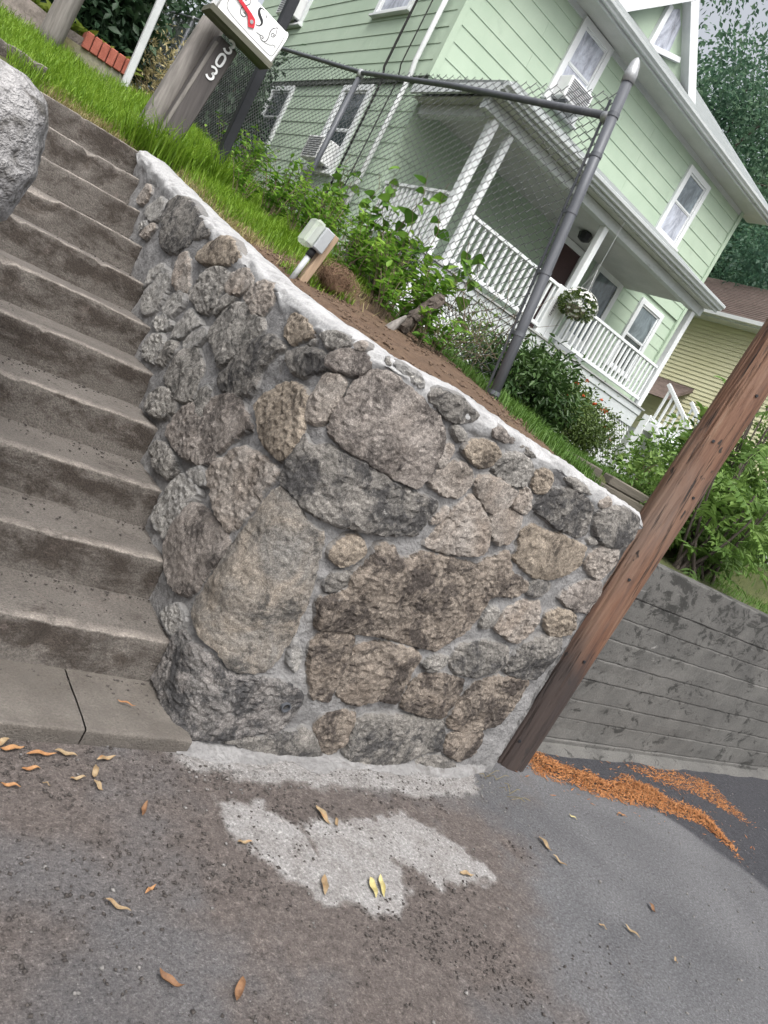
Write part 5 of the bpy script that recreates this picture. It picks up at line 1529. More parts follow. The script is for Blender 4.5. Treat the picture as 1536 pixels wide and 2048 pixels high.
part(MB().prism(rk(-.2, .03), 'x', 15.25, 15.30), 'rake_board', 'grey_trim')

# gabled dormer with a triangular light
dz = 9.72
part(MB().prism([(9.75, dz - .4), (12.45, dz - .4), (12.45, dz), (11.1, 10.95), (9.75, dz)], 'y', 12.5, 12.6), 'dormer_face', 'green_siding')
part(MB().prism([(9.85, dz - .1), (12.35, dz - .1), (11.1, 10.95)], 'y', 12.6, 15.5), 'dormer_body', 'green_siding')


def bar(x0, z0, x1, z1, w, name, y0=12.40, y1=12.52):
    mb = MB()
    d = Vector((x1 - x0, 0, z1 - z0)); L_ = d.length; d.normalize()
    nrm = Vector((-d.z, 0, d.x))
    mb.obox((x0 + x1) / 2, (y0 + y1) / 2, (z0 + z1) / 2, d * L_ / 2, Vector((0, (y1 - y0) / 2, 0)), nrm * w / 2, .004)
    return part(mb, name, 'white_paint')


bar(9.55, 9.60, 11.13, 11.0, .24, 'dormer_rake', 12.28, 12.50)
bar(12.66, 9.50, 11.07, 11.02, .24, 'dormer_rake', 12.285, 12.505)
bar(10.83, 9.3, 10.83, 10.55, .12, 'dormer_trim')
bar(10.83, 9.72, 11.75, 10.05, .10, 'dormer_trim', 12.41, 12.51)
part(MB().prism([(10.88, 9.78), (11.42, 9.96), (11.35, 10.5), (11.1, 10.68), (10.88, 10.5)], 'y', 12.47, 12.485), 'dormer_pane', 'pane_curtained')

# ---- porch
PF, PU0, PU1 = 9.42, 6.30, 12.62
po_ = part(MB().box(PU0, PU1, PF, VH - .03, ZF - .16, ZF - .03, .01), 'porch_base', 'grey_trim')
for k in range(16):
    v = PF - .03 + k * .127
    part(MB().box(PU0 - .03, PU1 + .03, v, v + .122, ZF - .028, ZF), 'floor_board', 'porch_boards')
part(MB().box(PU0 + .02, PU1 - .02, PF + .02, PF + .05, ZF - .42, ZF - .16, .005), 'porch_skirt', 'grey_trim')
for (u, v, w) in ((6.40, 9.50, .065), (6.76, 9.50, .05), (9.33, 9.50, .06), (12.48, 9.50, .06)):
    part(MB().box(u - w, u + w, v - w, v + w, ZF, 5.56, .008), 'porch_post', 'white_paint')
part(MB().box(9.05, 9.27, 9.46, 9.56, ZF, 4.24, .008), 'pedestal', 'white_paint')


def railing(axis, fixed, a0, a1, zb, zt, step=.125):
    def B(mb, a, b, d0, d1, za, zc, c=.004):
        return mb.box(a, b, fixed + d0, fixed + d1, za, zc, c) if axis == 'x' else mb.box(fixed + d0, fixed + d1, a, b, za, zc, c)
    mb = MB(); B(mb, a0, a1, -.035, .035, zt - .05, zt); B(mb, a0, a1, -.03, .03, zb, zb + .06)
    rl = part(mb, 'railing', 'white_paint')
    n_ = int((a1 - a0) / step)
    for k in range(n_):
        a = a0 + (k + .5) * (a1 - a0) / n_
        m2 = MB(); B(m2, a - .021, a + .021, -.021, .021, zb + .06, zt - .05, .003)
        part(m2, 'baluster', 'white_paint', rl)


railing('y', 6.36, 9.58, VH - .06, 3.47, 4.29)
railing('x', 9.49, 6.83, 9.04, 3.46, 4.22)
railing('x', 9.49, 9.41, 12.4, 3.46, 4.20)
# lattice below the floor
mb = MB()
for sgn in (1, -1):
    for k in range(-12, 75):
        x0 = PU0 + k * .09
        zlo, zhi = 1.75, ZF - .42
        L_ = zhi - zlo
        x1 = x0 + sgn * L_
        if sgn < 0: x0, x1 = x0 + L_, x0
        # clip to the panel
        t0, t1 = 0.0, 1.0
        for lim, s_ in ((PU0 + .02, 1), (PU1 - .02, -1)):
            f0, f1 = (x0 - lim) * s_, (x1 - lim) * s_
            if f0 < 0 and f1 < 0: t0, t1 = 1, 0
            elif f0 < 0: t0 = max(t0, f0 / (f0 - f1))
            elif f1 < 0: t1 = min(t1, f0 / (f0 - f1))
        if t1 - t0 < .05: continue
        A = Vector((x0 + (x1 - x0) * t0, 0, zlo + L_ * t0)); Bp = Vector((x0 + (x1 - x0) * t1, 0, zlo + L_ * t1))
        d = (Bp - A) / 2; nrm = Vector((-d.z, 0, d.x)).normalized()
        mb.obox(*((A + Bp) / 2 + Vector((0, PF + .05 + (.012 if sgn > 0 else 0), 0))), d, Vector((0, .005, 0)), nrm * .018)
la = part(mb, 'lattice', 'white_paint'); tag(la, kind='stuff')
part(MB().box(PU0 + .03, PU1 - .03, PF + .2, PF + .24, 1.6, ZF - .2), 'foundation', 'soffit')
part(MB().box(UH + .0, UH + .03, VH - .0, VB, 1.8, 2.74), 'foundation', 'soffit')
# porch roof, hipped to the left
e0, e1, ev, ez = 6.02, 12.72, 9.16, 5.74
mb = MB()
mb.add([(e0, ev, ez), (e1, ev, ez), (e1, VH - .05, 6.88), (7.72, VH - .05, 6.88), (e0, VH - .05, ez + .06), (e0, ev, ez - .05), (e1, ev, ez - .05), (e1, VH - .05, 6.6), (e0, VH - .05, ez - .03)],
       [(0, 1, 2, 3), (0, 3, 4), (0, 5, 6, 1), (1, 6, 7, 2), (0, 4, 8, 5), (5, 8, 7, 6)])
part(mb, 'porch_roof', 'roof_shingle')
part(MB().box(e0 + .1, e1 - .08, ev + .06, VH - .04, 5.565, 5.585), 'porch_ceiling', 'soffit')
part(MB().box(e0 + .08, e1 - .06, PF - .02, PF + .14, 5.40, 5.56, .006), 'porch_beam', 'grey_trim')
part(MB().box(6.30, 6.44, PF + .15, VH - .05, 5.40, 5.56, .006), 'porch_beam', 'grey_trim')
part(MB().prism([(ev + a, ez - .12 + b) for a, b in gut], 'x', e0, e1), 'porch_gutter', 'grey_trim')
part(MB().box(e0 + .005, e1 - .005, ev + .003, ev + .05, ez - .17, ez - .052), 'porch_fascia', 'grey_trim')
part(MB().box(e0 - .01, e0 + .04, ev + .06, VH - .06, ez - .16, ez - .03), 'porch_fascia', 'grey_trim')
# doors under the porch
d_ = part(MB().box(10.25, 10.37, VH - .09, VH + .0, ZF, 5.55, .004).box(10.98, 11.10, VH - .09, VH, ZF, 5.55, .004).box(10.37, 10.98, VH - .088, VH, 5.43, 5.55, .004), 'door_frame', 'white_paint')
part(MB().box(10.37, 10.98, VH - .06, VH - .028, ZF + .01, 5.43), 'door', 'dark_door', d_)
d_ = part(MB().box(11.52, 11.66, VH - .09, VH, ZF, 5.6, .004).box(12.36, 12.50, VH - .09, VH, ZF, 5.6, .004).box(11.66, 12.36, VH - .088, VH, 5.46, 5.6, .004).box(11.66, 12.36, VH - .07, VH - .03, ZF, 4.15, .004), 'door_frame', 'white_paint')
part(MB().box(11.66, 12.36, VH - .062, VH - .035, 4.15, 5.46), 'door_pane', 'pane_grey', d_)
mb = MB(); mb.tube([(10.08, 10.6, 5.575), (10.08, 10.6, 5.56), (10.08, 10.6, 5.53), (10.08, 10.6, 5.42), (10.08, 10.6, 5.38)], [.05, .10, .14, .12, .04], 8)
part(mb, 'porch_lamp', 'ink_black')
mb = MB()
mb.prism([(9.09 + .012 * 1, 3.75), (9.13, 3.70), (9.17, 3.70), (9.21, 3.75), (9.21, 4.05), (9.17, 4.10), (9.13, 4.10), (9.09 + .012, 4.05)], 'y', 9.448, 9.459)
pq = part(mb, 'number_plaque', 'blind')
mb = MB()
for k, zz in enumerate((4.02, 3.95, 3.88, 3.81, 3.75)):
    ribbon(mb, [(9.13, zz + .018), (9.17, zz + .018), (9.175, zz), (9.14, zz - .005), (9.13, zz - .02), (9.17, zz - .022)], .010, lambda x, z, o: (x, 9.4475 - o, z), .002, 2)
tag(part(mb, 'plaque_marks', 'ink_black', pq), kind='stuff')

# side steps at the far end of the porch
st = part(MB().box(12.64, 13.7, 9.2, 9.35, 1.9, 3.3), 'stair_wall', 'white_paint')
for k in range(8):
    part(MB().box(12.66, 13.7, 9.2 - (k + 1) * .27, 9.2 - k * .27 + .03, 3.2 - (k + 1) * .19, 3.2 - k * .19 - .02, .006), 'entry_step', 'white_paint')
for u in (12.70, 13.66):
    mb = MB()
    mb.obox(u, 8.1, 3.2, Vector((.03, 0, 0)), Vector((0, 1.15, .80)), Vector((0, -.02, .03)), .004)
    mb.obox(u, 8.1, 2.5, Vector((.03, 0, 0)), Vector((0, 1.15, .80)), Vector((0, -.02, .03)), .004)
    r_ = part(mb, 'stair_rail', 'white_paint')
    for k in range(16):
        v = 9.15 - k * .14
        z = 2.5 + (v - 8.1) * .80 / 1.15
        part(MB().box(u - .02, u + .02, v - .02, v + .02, z - .02, z + .72), 'baluster', 'white_paint', r_)
    part(MB().box(u - .05, u + .05, 6.9, 7.0, 1.4, 2.75, .006), 'newel_post', 'white_paint')

# ------------------------------------------------------------------ hanging basket
hb = thing('hanging_basket', 'hanging basket of white petunias in front of the porch railing', 'flower basket', (9.35, 9.18, 3.85))
mb = MB(); mb.tube([(9.35, 9.18, 3.86), (9.35, 9.18, 3.92), (9.35, 9.18, 4.02)], [.10, .17, .21], 16); mb.obj('pot', 'terracotta_pot', hb)
for k in range(3):
    a = k * 2.1
    mb = MB(); mb.tube([(9.35 + .2 * math.cos(a), 9.18 + .2 * math.sin(a), 4.02), (9.35, 9.18, 4.7), (9.35, 9.18, 5.6)], .004, 6); mb.obj('hanger', 'galvanised', hb)

# ------------------------------------------------------------------ the yellow house beyond
yh = thing('yellow_house', 'pale yellow clapboard house with brown shingle roof behind the porch', 'house', (19, 14, 1.8))
YU = 19.0
V, F = [], []
zz = 3.7
k = 0
while zz < 7.35:
    b = len(V)
    for v in (6.5, 24.0):
        V += [(YU - .022, v, zz), (YU - .02, v, zz + .004), (YU, v, zz + .122)]
    F += [(b, b + 3, b + 4, b + 1), (b + 1, b + 4, b + 5, b + 2)]
    zz += .118
o = MB().add(V, F).box(YU + .02, YU + 8, 6.5, 24, 1.6, 7.4).obj('clapboards', 'yellow_siding', yh)
MB().box(YU - .03, YU + .0, 6.6, 24, 1.6, 3.69).obj('foundation', 'white_paint', yh)
mb = MB()
n_c = 22
for k in range(n_c):
    t0, t1 = k / n_c, (k + 1) / n_c
    x0, x1 = YU - .45 + 4.6 * t0, YU - .45 + 4.6 * t1 + .04
    z0_, z1_ = 7.42 + 2.6 * t0 + .02, 7.42 + 2.6 * t1
    mb.add([(x0, 6.2, z0_), (x1, 6.2, z1_), (x1, 24.3, z1_), (x0, 24.3, z0_), (x0, 6.2, z0_ - .03), (x0, 24.3, z0_ - .03)], [(0, 3, 2, 1), (0, 4, 5, 3)])
mb.obj('roof', 'brown_roof', yh)
MB().prism([(YU - .46, 7.30), (YU - .58, 7.32), (YU - .58, 7.43), (YU - .46, 7.43)], 'y', 6.2, 24.3).obj('gutter', 'white_paint', yh)
MB().box(YU - .46, YU + .1, 6.25, 24.2, 7.27, 7.30).obj('soffit', 'white_paint', yh)
mb = MB(); mb.prism([(YU - 1.0, 4.62), (YU - .9, 4.62), (YU, 5.22), (YU, 5.34)], 'y', 13.0, 14.4); mb.obj('door_hood', 'brown_roof', yh)

# ------------------------------------------------------------------ vegetation
def unit(a):
    return a / (np.linalg.norm(a, axis=-1, keepdims=True) + 1e-9)


def leaf_arrays(P, D, Nn, L, Wd, tone, fold=.18, droop=.15):
    """Pointed leaves: base P, axis D, normal Nn, length L, width Wd. Returns verts, tris, tone."""
    n_ = len(P)
    D = unit(D); S_ = unit(np.cross(D, Nn)); Nn = np.cross(S_, D)
    L = np.broadcast_to(L, n_)[:, None]; Wd = np.broadcast_to(Wd, n_)[:, None]
    V = np.empty((n_, 6, 3))
    V[:, 0] = P
    V[:, 1] = P + D * L * .35 + S_ * Wd * .5 + Nn * Wd * fold
    V[:, 2] = P + D * L * .72 + S_ * Wd * .34 + Nn * (Wd * fold * .8 - L * droop * .5)
    V[:, 3] = P + D * L - Nn * L * droop
    V[:, 4] = P + D * L * .72 - S_ * Wd * .34 + Nn * (Wd * fold * .8 - L * droop * .5)
    V[:, 5] = P + D * L * .35 - S_ * Wd * .5 + Nn * Wd * fold
    b = np.arange(n_)[:, None] * 6
    F = np.concatenate([b + np.array(t) for t in ((0, 1, 2), (0, 2, 3), (0, 3, 4), (0, 4, 5))])
    T = np.repeat(np.broadcast_to(tone, n_), 6)
    return V.reshape(-1, 3), F, T


def small_leaf_arrays(P, D, Nn, L, Wd, tone):
    """Four-vertex leaves for distant crowns."""
    n_ = len(P)
    D = unit(D); S_ = unit(np.cross(D, Nn)); Nn = np.cross(S_, D)
    L = np.broadcast_to(L, n_)[:, None]; Wd = np.broadcast_to(Wd, n_)[:, None]
    V = np.empty((n_, 4, 3))
    V[:, 0] = P; V[:, 1] = P + D * L * .5 + S_ * Wd * .5 + Nn * Wd * .15
    V[:, 2] = P + D * L - Nn * L * .12; V[:, 3] = P + D * L * .5 - S_ * Wd * .5 + Nn * Wd * .15
    b = np.arange(n_)[:, None] * 4
    F = np.concatenate([b + np.array(t) for t in ((0, 1, 2), (0, 2, 3))])
    return V.reshape(-1, 3), F, np.repeat(np.broadcast_to(tone, n_), 4)


def leaf_obj(name, arrs, mat, parent=None, loc=(0, 0, 0)):
    Vs, Fs, Ts, b = [], [], [], 0
    for V, F, T in arrs:
        Vs.append(V); Fs.append(F + b); Ts.append(T); b += len(V)
    base = np.array(origin(parent)) if parent is not None else np.array(loc, float)
    me = build_mesh(name, np.concatenate(Vs) - base, np.concatenate(Fs), False, {'tone': np.concatenate(Ts)})
    return link(name, me, mat, parent, (0, 0, 0) if parent is not None else loc)


def rdir(n_, up=0.0):
    d = rng.normal(size=(n_, 3)); d[:, 2] += up
    return unit(d)


def blades(P, h, w, lean, tone):
    """Curved grass blades, five verts each."""
    n_ = len(P)
    a = rng.random(n_) * 2 * math.pi
    d = np.stack([np.cos(a), np.sin(a), np.zeros(n_)], 1)
    s_ = np.stack([-np.sin(a), np.cos(a), np.zeros(n_)], 1)
    h = h[:, None]; w = np.broadcast_to(w, n_)[:, None]; lean = lean[:, None]
    up = np.array([0, 0, 1.0])
    V = np.empty((n_, 5, 3))
    V[:, 0] = P - s_ * w; V[:, 1] = P + s_ * w
    mid = P + up * h * .6 + d * h * lean * .35
    V[:, 2] = mid - s_ * w * .8; V[:, 3] = mid + s_ * w * .8
    V[:, 4] = P + up * h * (1 - .35 * lean) + d * h * lean
    b = np.arange(n_)[:, None] * 5
    F = np.concatenate([b + np.array(t) for t in ((0, 1, 3), (0, 3, 2), (2, 3, 4))])
    return V.reshape(-1, 3), F, np.repeat(tone, 5)


def scatter(x0, x1, y0, y1, n_, dens=None):
    x, y = rng.uniform(x0, x1, n_), rng.uniform(y0, y1, n_)
    if dens is not None:
        k = rng.random(n_) < dens(x, y); x, y = x[k], y[k]
    return np.stack([x, y, ground(x, y) - .005], 1)


def grass(name, arr_list, mat, label):
    o = leaf_obj(name, arr_list, mat)
    return tag(o, label, 'grass', kind='stuff')


def bl(P, h0, h1, w=.0022, l0=.2, l1=1.0, tsc=.75):
    n_ = len(P)
    cl = vfbm(P[:, 0], P[:, 1], 3.5, 61)
    h = (h0 + (h1 - h0) * rng.random(n_) ** 1.6) * (.55 + .9 * cl)
    return blades(P, h, w, rng.uniform(l0, l1, n_), np.clip(rng.random(n_) * tsc + (cl - .5) * .5, 0, 1))


lawn_d = lambda x, y: np.where(x < 1.5, 1.0, sstep(4.15, 4.9, y + .35 * (vfbm(x, y, 3, 71) - .5))) * (.5 + .5 * sstep(.3, .5, vfbm(x, y, 5, 77)))
PA = scatter(.55, 3.05, 5.98, 10.2, 42000, lambda x, y: (.35 + .65 * sstep(9.5, 6.5, y)) * (1 - .75 * sstep(6.15, 5.98, y) * sstep(1.6, 1.3, x)))
PB = scatter(1.72, 2.75, 3.9, 6.0, 26000, lambda x, y: lawn_d(x, y) * sstep(1.68, 1.9, x + .12 * (vfbm(x, y, 6, 72) - .5)))
PB2 = scatter(1.75, 2.5, 3.55, 4.3, 2500, lambda x, y: sstep(.52, .62, vfbm(x, y, 4, 79)))
clump = lambda cx_, cy_, n_, r_: np.stack([rng.normal(cx_, r_, n_), rng.normal(cy_, r_, n_), np.zeros(n_)], 1)
tufts = []
for (x, y, n_) in ((1.50, 6.02, 160), (1.62, 5.98, 170), (1.72, 5.96, 160), (1.42, 6.1, 120), (1.9, 6.1, 150), (2.05, 6.0, 150), (1.6, 6.4, 120)):
    q = clump(x, y, n_, .055); q[:, 2] = ground(q[:, 0], q[:, 1]); tufts.append(q)
tufts = np.concatenate(tufts)
grass('lawn_grass', [bl(PA, .06, .17, .0028), bl(PB, .05, .15, .0024), bl(PB2, .03, .10), bl(tufts, .2, .42, .0042, .25, .9)], 'grass_lawn', 'bright green long lawn grass on the bank above the stone wall')
DR = np.concatenate([scatter(1.66, 2.0, 4.2, 6.1, 5000, lambda x, y: sstep(1.95, 1.72, x) * (.4 + .6 * sstep(.4, .6, vfbm(x, y, 4, 83)))),
                     scatter(.8, 1.6, 5.95, 6.2, 2600), scatter(1.75, 2.6, 3.5, 4.6, 1500, lambda x, y: sstep(.45, .65, vfbm(x, y, 5, 85))), scatter(2.3, 3.0, 10, 13.5, 2500)])
grass('dry_grass', [bl(DR, .03, .11, .002, .5, 1.5)], 'grass_dry', 'straw coloured dry grass along the wall cap and stair head')
ST = np.concatenate([scatter(3.0, 5.9, 3.36, 4.9, 26000), scatter(5.6, 10, 2.75, 4.6, 9000), scatter(2.7, 3.4, 2.42, 3.4, 5000, lambda x, y: sstep(2.72, 3.0, x)), scatter(3.2, 3.6, 3.2, 3.4, 600)])
grass('strip_grass', [bl(ST, .035, .10, .0022, .2, .8)], 'grass_strip', 'short green grass strip behind the timber edging and concrete wall')

# timber edging
te = thing('timber_edging', 'dark weathered timber edging along the grass strip behind the cement cap', 'edging', (4.2, 3.28, 1.55))
for k, (a, b) in enumerate(((3.15, 4.35), (4.36, 5.55))):
    MB().box(a, b, 3.24, 3.33, 1.53, 1.615, .01).obj('timber', 'timber', te)
    MB().box(a + .1, b - .02, 3.25, 3.34, 1.618, 1.69, .01).obj('timber', 'timber', te)


def stems_obj(name, paths, r, mat, parent, n=5):
    mb = MB()
    for p_ in paths:
        rs = [r * (1 - .6 * i / (len(p_) - 1)) for i in range(len(p_))]
        mb.tube(p_, rs, n, False)
    o = mb.obj(name, mat, parent)
    if len(paths) > 1: tag(o, kind='stuff')
    return o


def weed(x, y, h, n_st, spread, lsize, mat, label, cat, name='weed_plant', group=None, droop=.25, tone0=.0, shift=0.0):
    z = gz(x, y)
    t = thing(name, label, cat, (x, y, z), group)
    paths, arrs = [], []
    for k in range(n_st):
        a = rng.random() * 6.28; sp = spread * rng.uniform(.3, 1)
        top = np.array([x + math.cos(a) * sp + shift, y + math.sin(a) * sp, z + h * rng.uniform(.6, 1.05)])
        q0 = np.array([x + math.cos(a) * .03, y + math.sin(a) * .03, z - .02])
        ctrl = np.array([x + math.cos(a) * sp * .4, y + math.sin(a) * sp * .4, z + h * .55])
        ts = np.linspace(0, 1, 7)[:, None]
        C = (1 - ts) ** 2 * q0 + 2 * ts * (1 - ts) * ctrl + ts ** 2 * top
        paths.append([tuple(c) for c in C])
        m_ = int(max(5, h * 36))
        tt = rng.uniform(.18, 1, m_)[:, None]
        P = (1 - tt) ** 2 * q0 + 2 * tt * (1 - tt) * ctrl + tt ** 2 * top
        d = rdir(m_, .15); d[:, 2] = np.abs(d[:, 2]) * .6
        L = lsize * rng.uniform(.5, 1.15, m_)
        tone = np.clip(tone0 + .15 + .55 * tt[:, 0] * rng.random(m_) + .25 * rng.random(m_), 0, 1)
        arrs.append(leaf_arrays(P, d, np.array([0, 0, 1.0]) + rdir(m_) * .35, L, L * .55, tone, .14, droop))
    stems_obj('stems', paths, .0035, 'twig', t)
    o = leaf_obj('foliage', arrs, mat, t); tag(o, kind='stuff')
    return t


weed_spots = [(2.66, 3.42, .22, 9, .13, .06), (2.5, 3.75, .28, 10, .15, .06), (2.1, 5.6, .3, 12, .18, .05), (2.2, 5.2, .34, 12, .18, .055), (2.3, 5.5, .42, 14, .2, .055), (2.5, 5.25, .45, 14, .2, .06), (2.42, 4.8, .4, 14, .2, .06), (2.6, 4.5, .42, 14, .2, .065), (2.5, 3.95, .38, 14, .2, .07), (2.7, 3.75, .42, 14, .2, .075), (2.9, 4.05, .5, 14, .2, .075), (2.95, 4.6, .55, 14, .22, .07), (3.0, 5.2, .55, 14, .24, .065), (2.25, 6.2, .42, 12, .22, .055), (2.45, 5.7, .46, 14, .24, .055), (2.62, 5.2, .46, 14, .24, .055), (2.35, 5.05, .30, 10, .18, .045), (2.72, 4.75, .42, 14, .22, .06),
              (2.45, 4.45, .34, 11, .18, .05), (2.75, 4.3, .46, 14, .22, .065), (2.55, 4.0, .32, 10, .16, .05), (2.85, 5.9, .5, 14, .25, .06), (2.95, 6.6, .55, 14, .3, .06),
              (2.3, 6.9, .4, 12, .25, .05), (2.8, 7.6, .5, 14, .3, .06)]
for (x, y, h, a, s_, ls) in weed_spots:
    near_post = 'bushy bright green weed among those between the socket box and the fence wire'
    mid_bank = 'bushy bright green weed among those crowding the bank before the thin line post'
    far_bank = 'bushy green weed among those growing up the fence behind the tall black post'
    lb = near_post if y < 4.5 else mid_bank if y < 6.1 else far_bank
    weed(x, y, h, a, s_, ls, 'leaf_weed', lb, 'weed', group='leafy weeds on the bank by the fence')
weed(2.35, 3.62, .26, 10, .16, .055, 'leaf_weed', 'light green young leafy weed beside the ball of dry roots', 'weed', tone0=.1)
weed(2.52, 3.35, .2, 8, .12, .06, 'leaf_weed', 'small green weed sprouting beside the bark covered log', 'weed')

# vine climbing the fence wires, its large leaves one by one
vn = thing('climbing_vine', 'climbing vine with broad light green leaves twining through the chain link fence', 'vine', (2.9, 4.4, gz(2.9, 4.4)))
leaf_me = []
for k in range(3):
    nseg = 9
    a = np.linspace(0, math.pi, nseg)
    L = 1.0
    pts = [(0, 0, 0)]
    half = [(.10, .22), (.02, .42), (.16, .52), (.42, .50), (.68, .32), (.88, .12)]
    V = [(0, 0, 0), (.5, 0, -.03), (1.0, 0, -.12 - .05 * k)]
    for sg in (1, -1):
        for (x, y) in half:
            V.append((x, y * sg, .10 * y - .12 * x * x + .02 * k))
    F = []
    for q in (3, 9):
        r_ = list(range(q, q + 6))
        tri = [(0, r_[0], r_[1]), (0, r_[1], r_[2]), (0, r_[2], 1), (1, r_[2], r_[3]), (1, r_[3], r_[4]), (1, r_[4], 2), (2, r_[4], r_[5])]
        F += [t if q == 3 else t[::-1] for t in tri]
    me = build_mesh('leaf', V, F, True, {'tone': [.35 + .2 * k] * len(V)})
    me.materials.append(MATS['leaf_vine'])
    leaf_me.append(me)
paths = []
ob = origin(vn)
for k in range(30):
    s0 = rng.uniform(.45, 3.3)
    P, q = [], []
    x, y = along(s0, 'x'), along(s0, 'y')
    z = gz(x, y)
    dx = rng.uniform(-.25, .35)
    hh = rng.uniform(.3, .95) * (1.0 if s0 > .8 else .75)
    for t in np.linspace(0, 1, 10):
        s_ = s0 + dx * t + .06 * math.sin(t * 9 + k)
        lf = max(0, 1 - s_ / 3.0) * (1 - t * hh / 1.6)
        P.append((along(s_, 'x') + .08 * lf + rng.normal(0, .015) - .02, along(s_, 'y') - .155 * lf + rng.normal(0, .015), gz(along(s_, 'x'), along(s_, 'y')) + hh * t))
    paths.append(P)
    for j in range(10):
        t = rng.uniform(.08, 1)
        i_ = min(8, int(t * 9))
        c = Vector(P[i_]).lerp(Vector(P[i_ + 1]), t * 9 - i_)
        lo_ = bpy.data.objects.new('leaf', random.choice(leaf_me)); COL.objects.link(lo_)
        lo_.parent = vn
        lo_.location = c - ob
        lo_.rotation_euler = (rng.uniform(-.6, .6), rng.uniform(-.2, 1.0), rng.uniform(0, 6.28))
        sc = rng.uniform(.05, .105)
        lo_.scale = (sc, sc * rng.uniform(.8, 1.05), sc)
stems_obj('stems', paths, .004, 'twig', vn)
# dead brown twigs hanging at the near end of the fence
tw = []
for k in range(70):
    s_ = rng.uniform(.12, .75)
    x, y = along(s_, 'x') + .08 * .8, along(s_, 'y') - .12
    z = gz(x, y)
    p0 = np.array([x + rng.normal(0, .02), y + rng.normal(0, .04), z + rng.uniform(0, .3)])
    d = rng.normal(size=3) * .5 + np.array([.1, .1, .6]); d /= np.linalg.norm(d)
    p1 = p0 + d * rng.uniform(.08, .3); p2 = p1 + (d + rng.normal(size=3) * .6) * rng.uniform(.04, .15)
    tw.append([tuple(p0), tuple(p1), tuple(p2)])
dt = thing('dead_twigs', 'tangle of dead brown twigs against the fence near the end post', 'twigs', (2.85, 3.3, gz(2.85, 3.3)))
o = stems_obj('twigs', tw, .0022, 'twig', dt, 4)

# ball of dry roots, bark-covered log
rc_ = thing('root_ball', 'round ball of dry brown roots lying on bare soil', 'roots', (2.03, 3.66, gz(2.03, 3.66)))
cz_ = gz(2.03, 3.66) + .06
paths = []
for k in range(480):
    d = rdir(1)[0]; d[2] = abs(d[2]) * .9
    p0 = np.array([2.03, 3.66, cz_]) + d * np.array([.13, .145, .105]) * rng.uniform(.5, 1.15)
    tdir = np.cross(d, rdir(1)[0]) + .5 * rdir(1)[0]; tdir /= np.linalg.norm(tdir)
    L_ = rng.uniform(.05, .13)
    q = [p0 + tdir * L_ * (t - .5) - d * .9 * (t - .5) ** 2 * L_ + rng.normal(0, .004, 3) for t in np.linspace(0, 1, 6)]
    paths.append([tuple(v) for v in q])
stems_obj('roots', paths, .0014, 'dry_root', rc_, 4)
V, F = rock(2.03, 3.66, cz_ - .01, .075, .085, .055, 3, 9.0, .2, 2.0)
MB().add(V, F).obj('core', 'dry_root', rc_, smooth=True)
lg = thing('log', 'short dark bark covered log propped against the chain link fence', 'log', (2.5, 3.5, gz(2.5, 3.5)))
mb = MB()
mb.tube([(2.45 + .13 * t, 3.50 + .02 * math.sin(t * 5), 1.80 + .28 * t) for t in np.linspace(0, 1, 18)], [.034 + .006 * rng.random() - (.018 if i in (0, 17) else 0) for i in range(18)], 22)
b_ = mb.obj('trunk', 'bark', lg)
for vtx in b_.data.vertices:
    vtx.co += Vector((1, .8, .5)) * (.016 * noise.noise(vtx.co * 30) + .009 * noise.noise(vtx.co * 75))
mb = MB(); mb.tube([(2.30, 3.42, 1.73), (2.34, 3.43, 1.80), (2.40, 3.45, 1.88)], [.034, .026, .008], 10); mb.obj('split_end', 'grey_wood', lg)


def bush(name, label, cat, c, rad, n_leaf, lsize, mat, stems=9, aspect=.45, clumps=26, hang=.15, group=None, small=False, top=.6):
    """Leaves in clumps through an uneven volume, on real stems."""
    x, y = c[0], c[1]
    zb = gz(x, y)
    t = thing(name, label, cat, (x, y, zb), group)
    cen = []
    while len(cen) < clumps:
        d = rdir(1)[0]
        r = rng.uniform(.45, 1.0) ** .6
        q = np.array(c) + d * np.array(rad) * r * (1 + .25 * rng.normal() * .5)
        if q[2] > zb - .02: cen.append(q)
    cen = np.array(cen)
    paths = []
    for q in cen[:max(stems, 3)]:
        p0 = np.array([x, y, zb - .03]) + rng.normal(0, .03, 3) * np.array([1, 1, 0])
        m_ = (p0 + q) / 2 + np.array([0, 0, .15 * rad[2]])
        paths.append([tuple(p0), tuple((p0 + m_) / 2 + rng.normal(0, .01, 3)), tuple(m_), tuple((m_ + q) / 2 + rng.normal(0, .01, 3)), tuple(q)])
    stems_obj('stems', paths, max(.006, .012 * max(rad)), 'twig', t, 6)
    k = rng.integers(0, clumps, n_leaf)
    spread = np.array(rad) * 1.25 / clumps ** (1 / 3)
    off = rng.normal(size=(n_leaf, 3)) * spread * .55
    P = cen[k] + off
    ct = rng.random(clumps)
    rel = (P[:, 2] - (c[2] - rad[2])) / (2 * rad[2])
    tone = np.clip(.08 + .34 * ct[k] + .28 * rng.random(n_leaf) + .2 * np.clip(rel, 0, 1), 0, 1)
    ok = P[:, 2] > ground(P[:, 0], P[:, 1]) + .005
    P, tone, off = P[ok], tone[ok], off[ok]
    m_ = len(P)
    d = unit(unit(off) * .7 + rdir(m_) * .7 + np.array([0, 0, -hang]))
    L = lsize * rng.uniform(.6, 1.2, m_)
    fn = small_leaf_arrays if small else leaf_arrays
    A = fn(P, d, unit(np.array([0, 0, top]) + rdir(m_) * .6), L, L * aspect, tone)
    o = leaf_obj('foliage', [A], mat, t); tag(o, kind='stuff')
    return t, cen


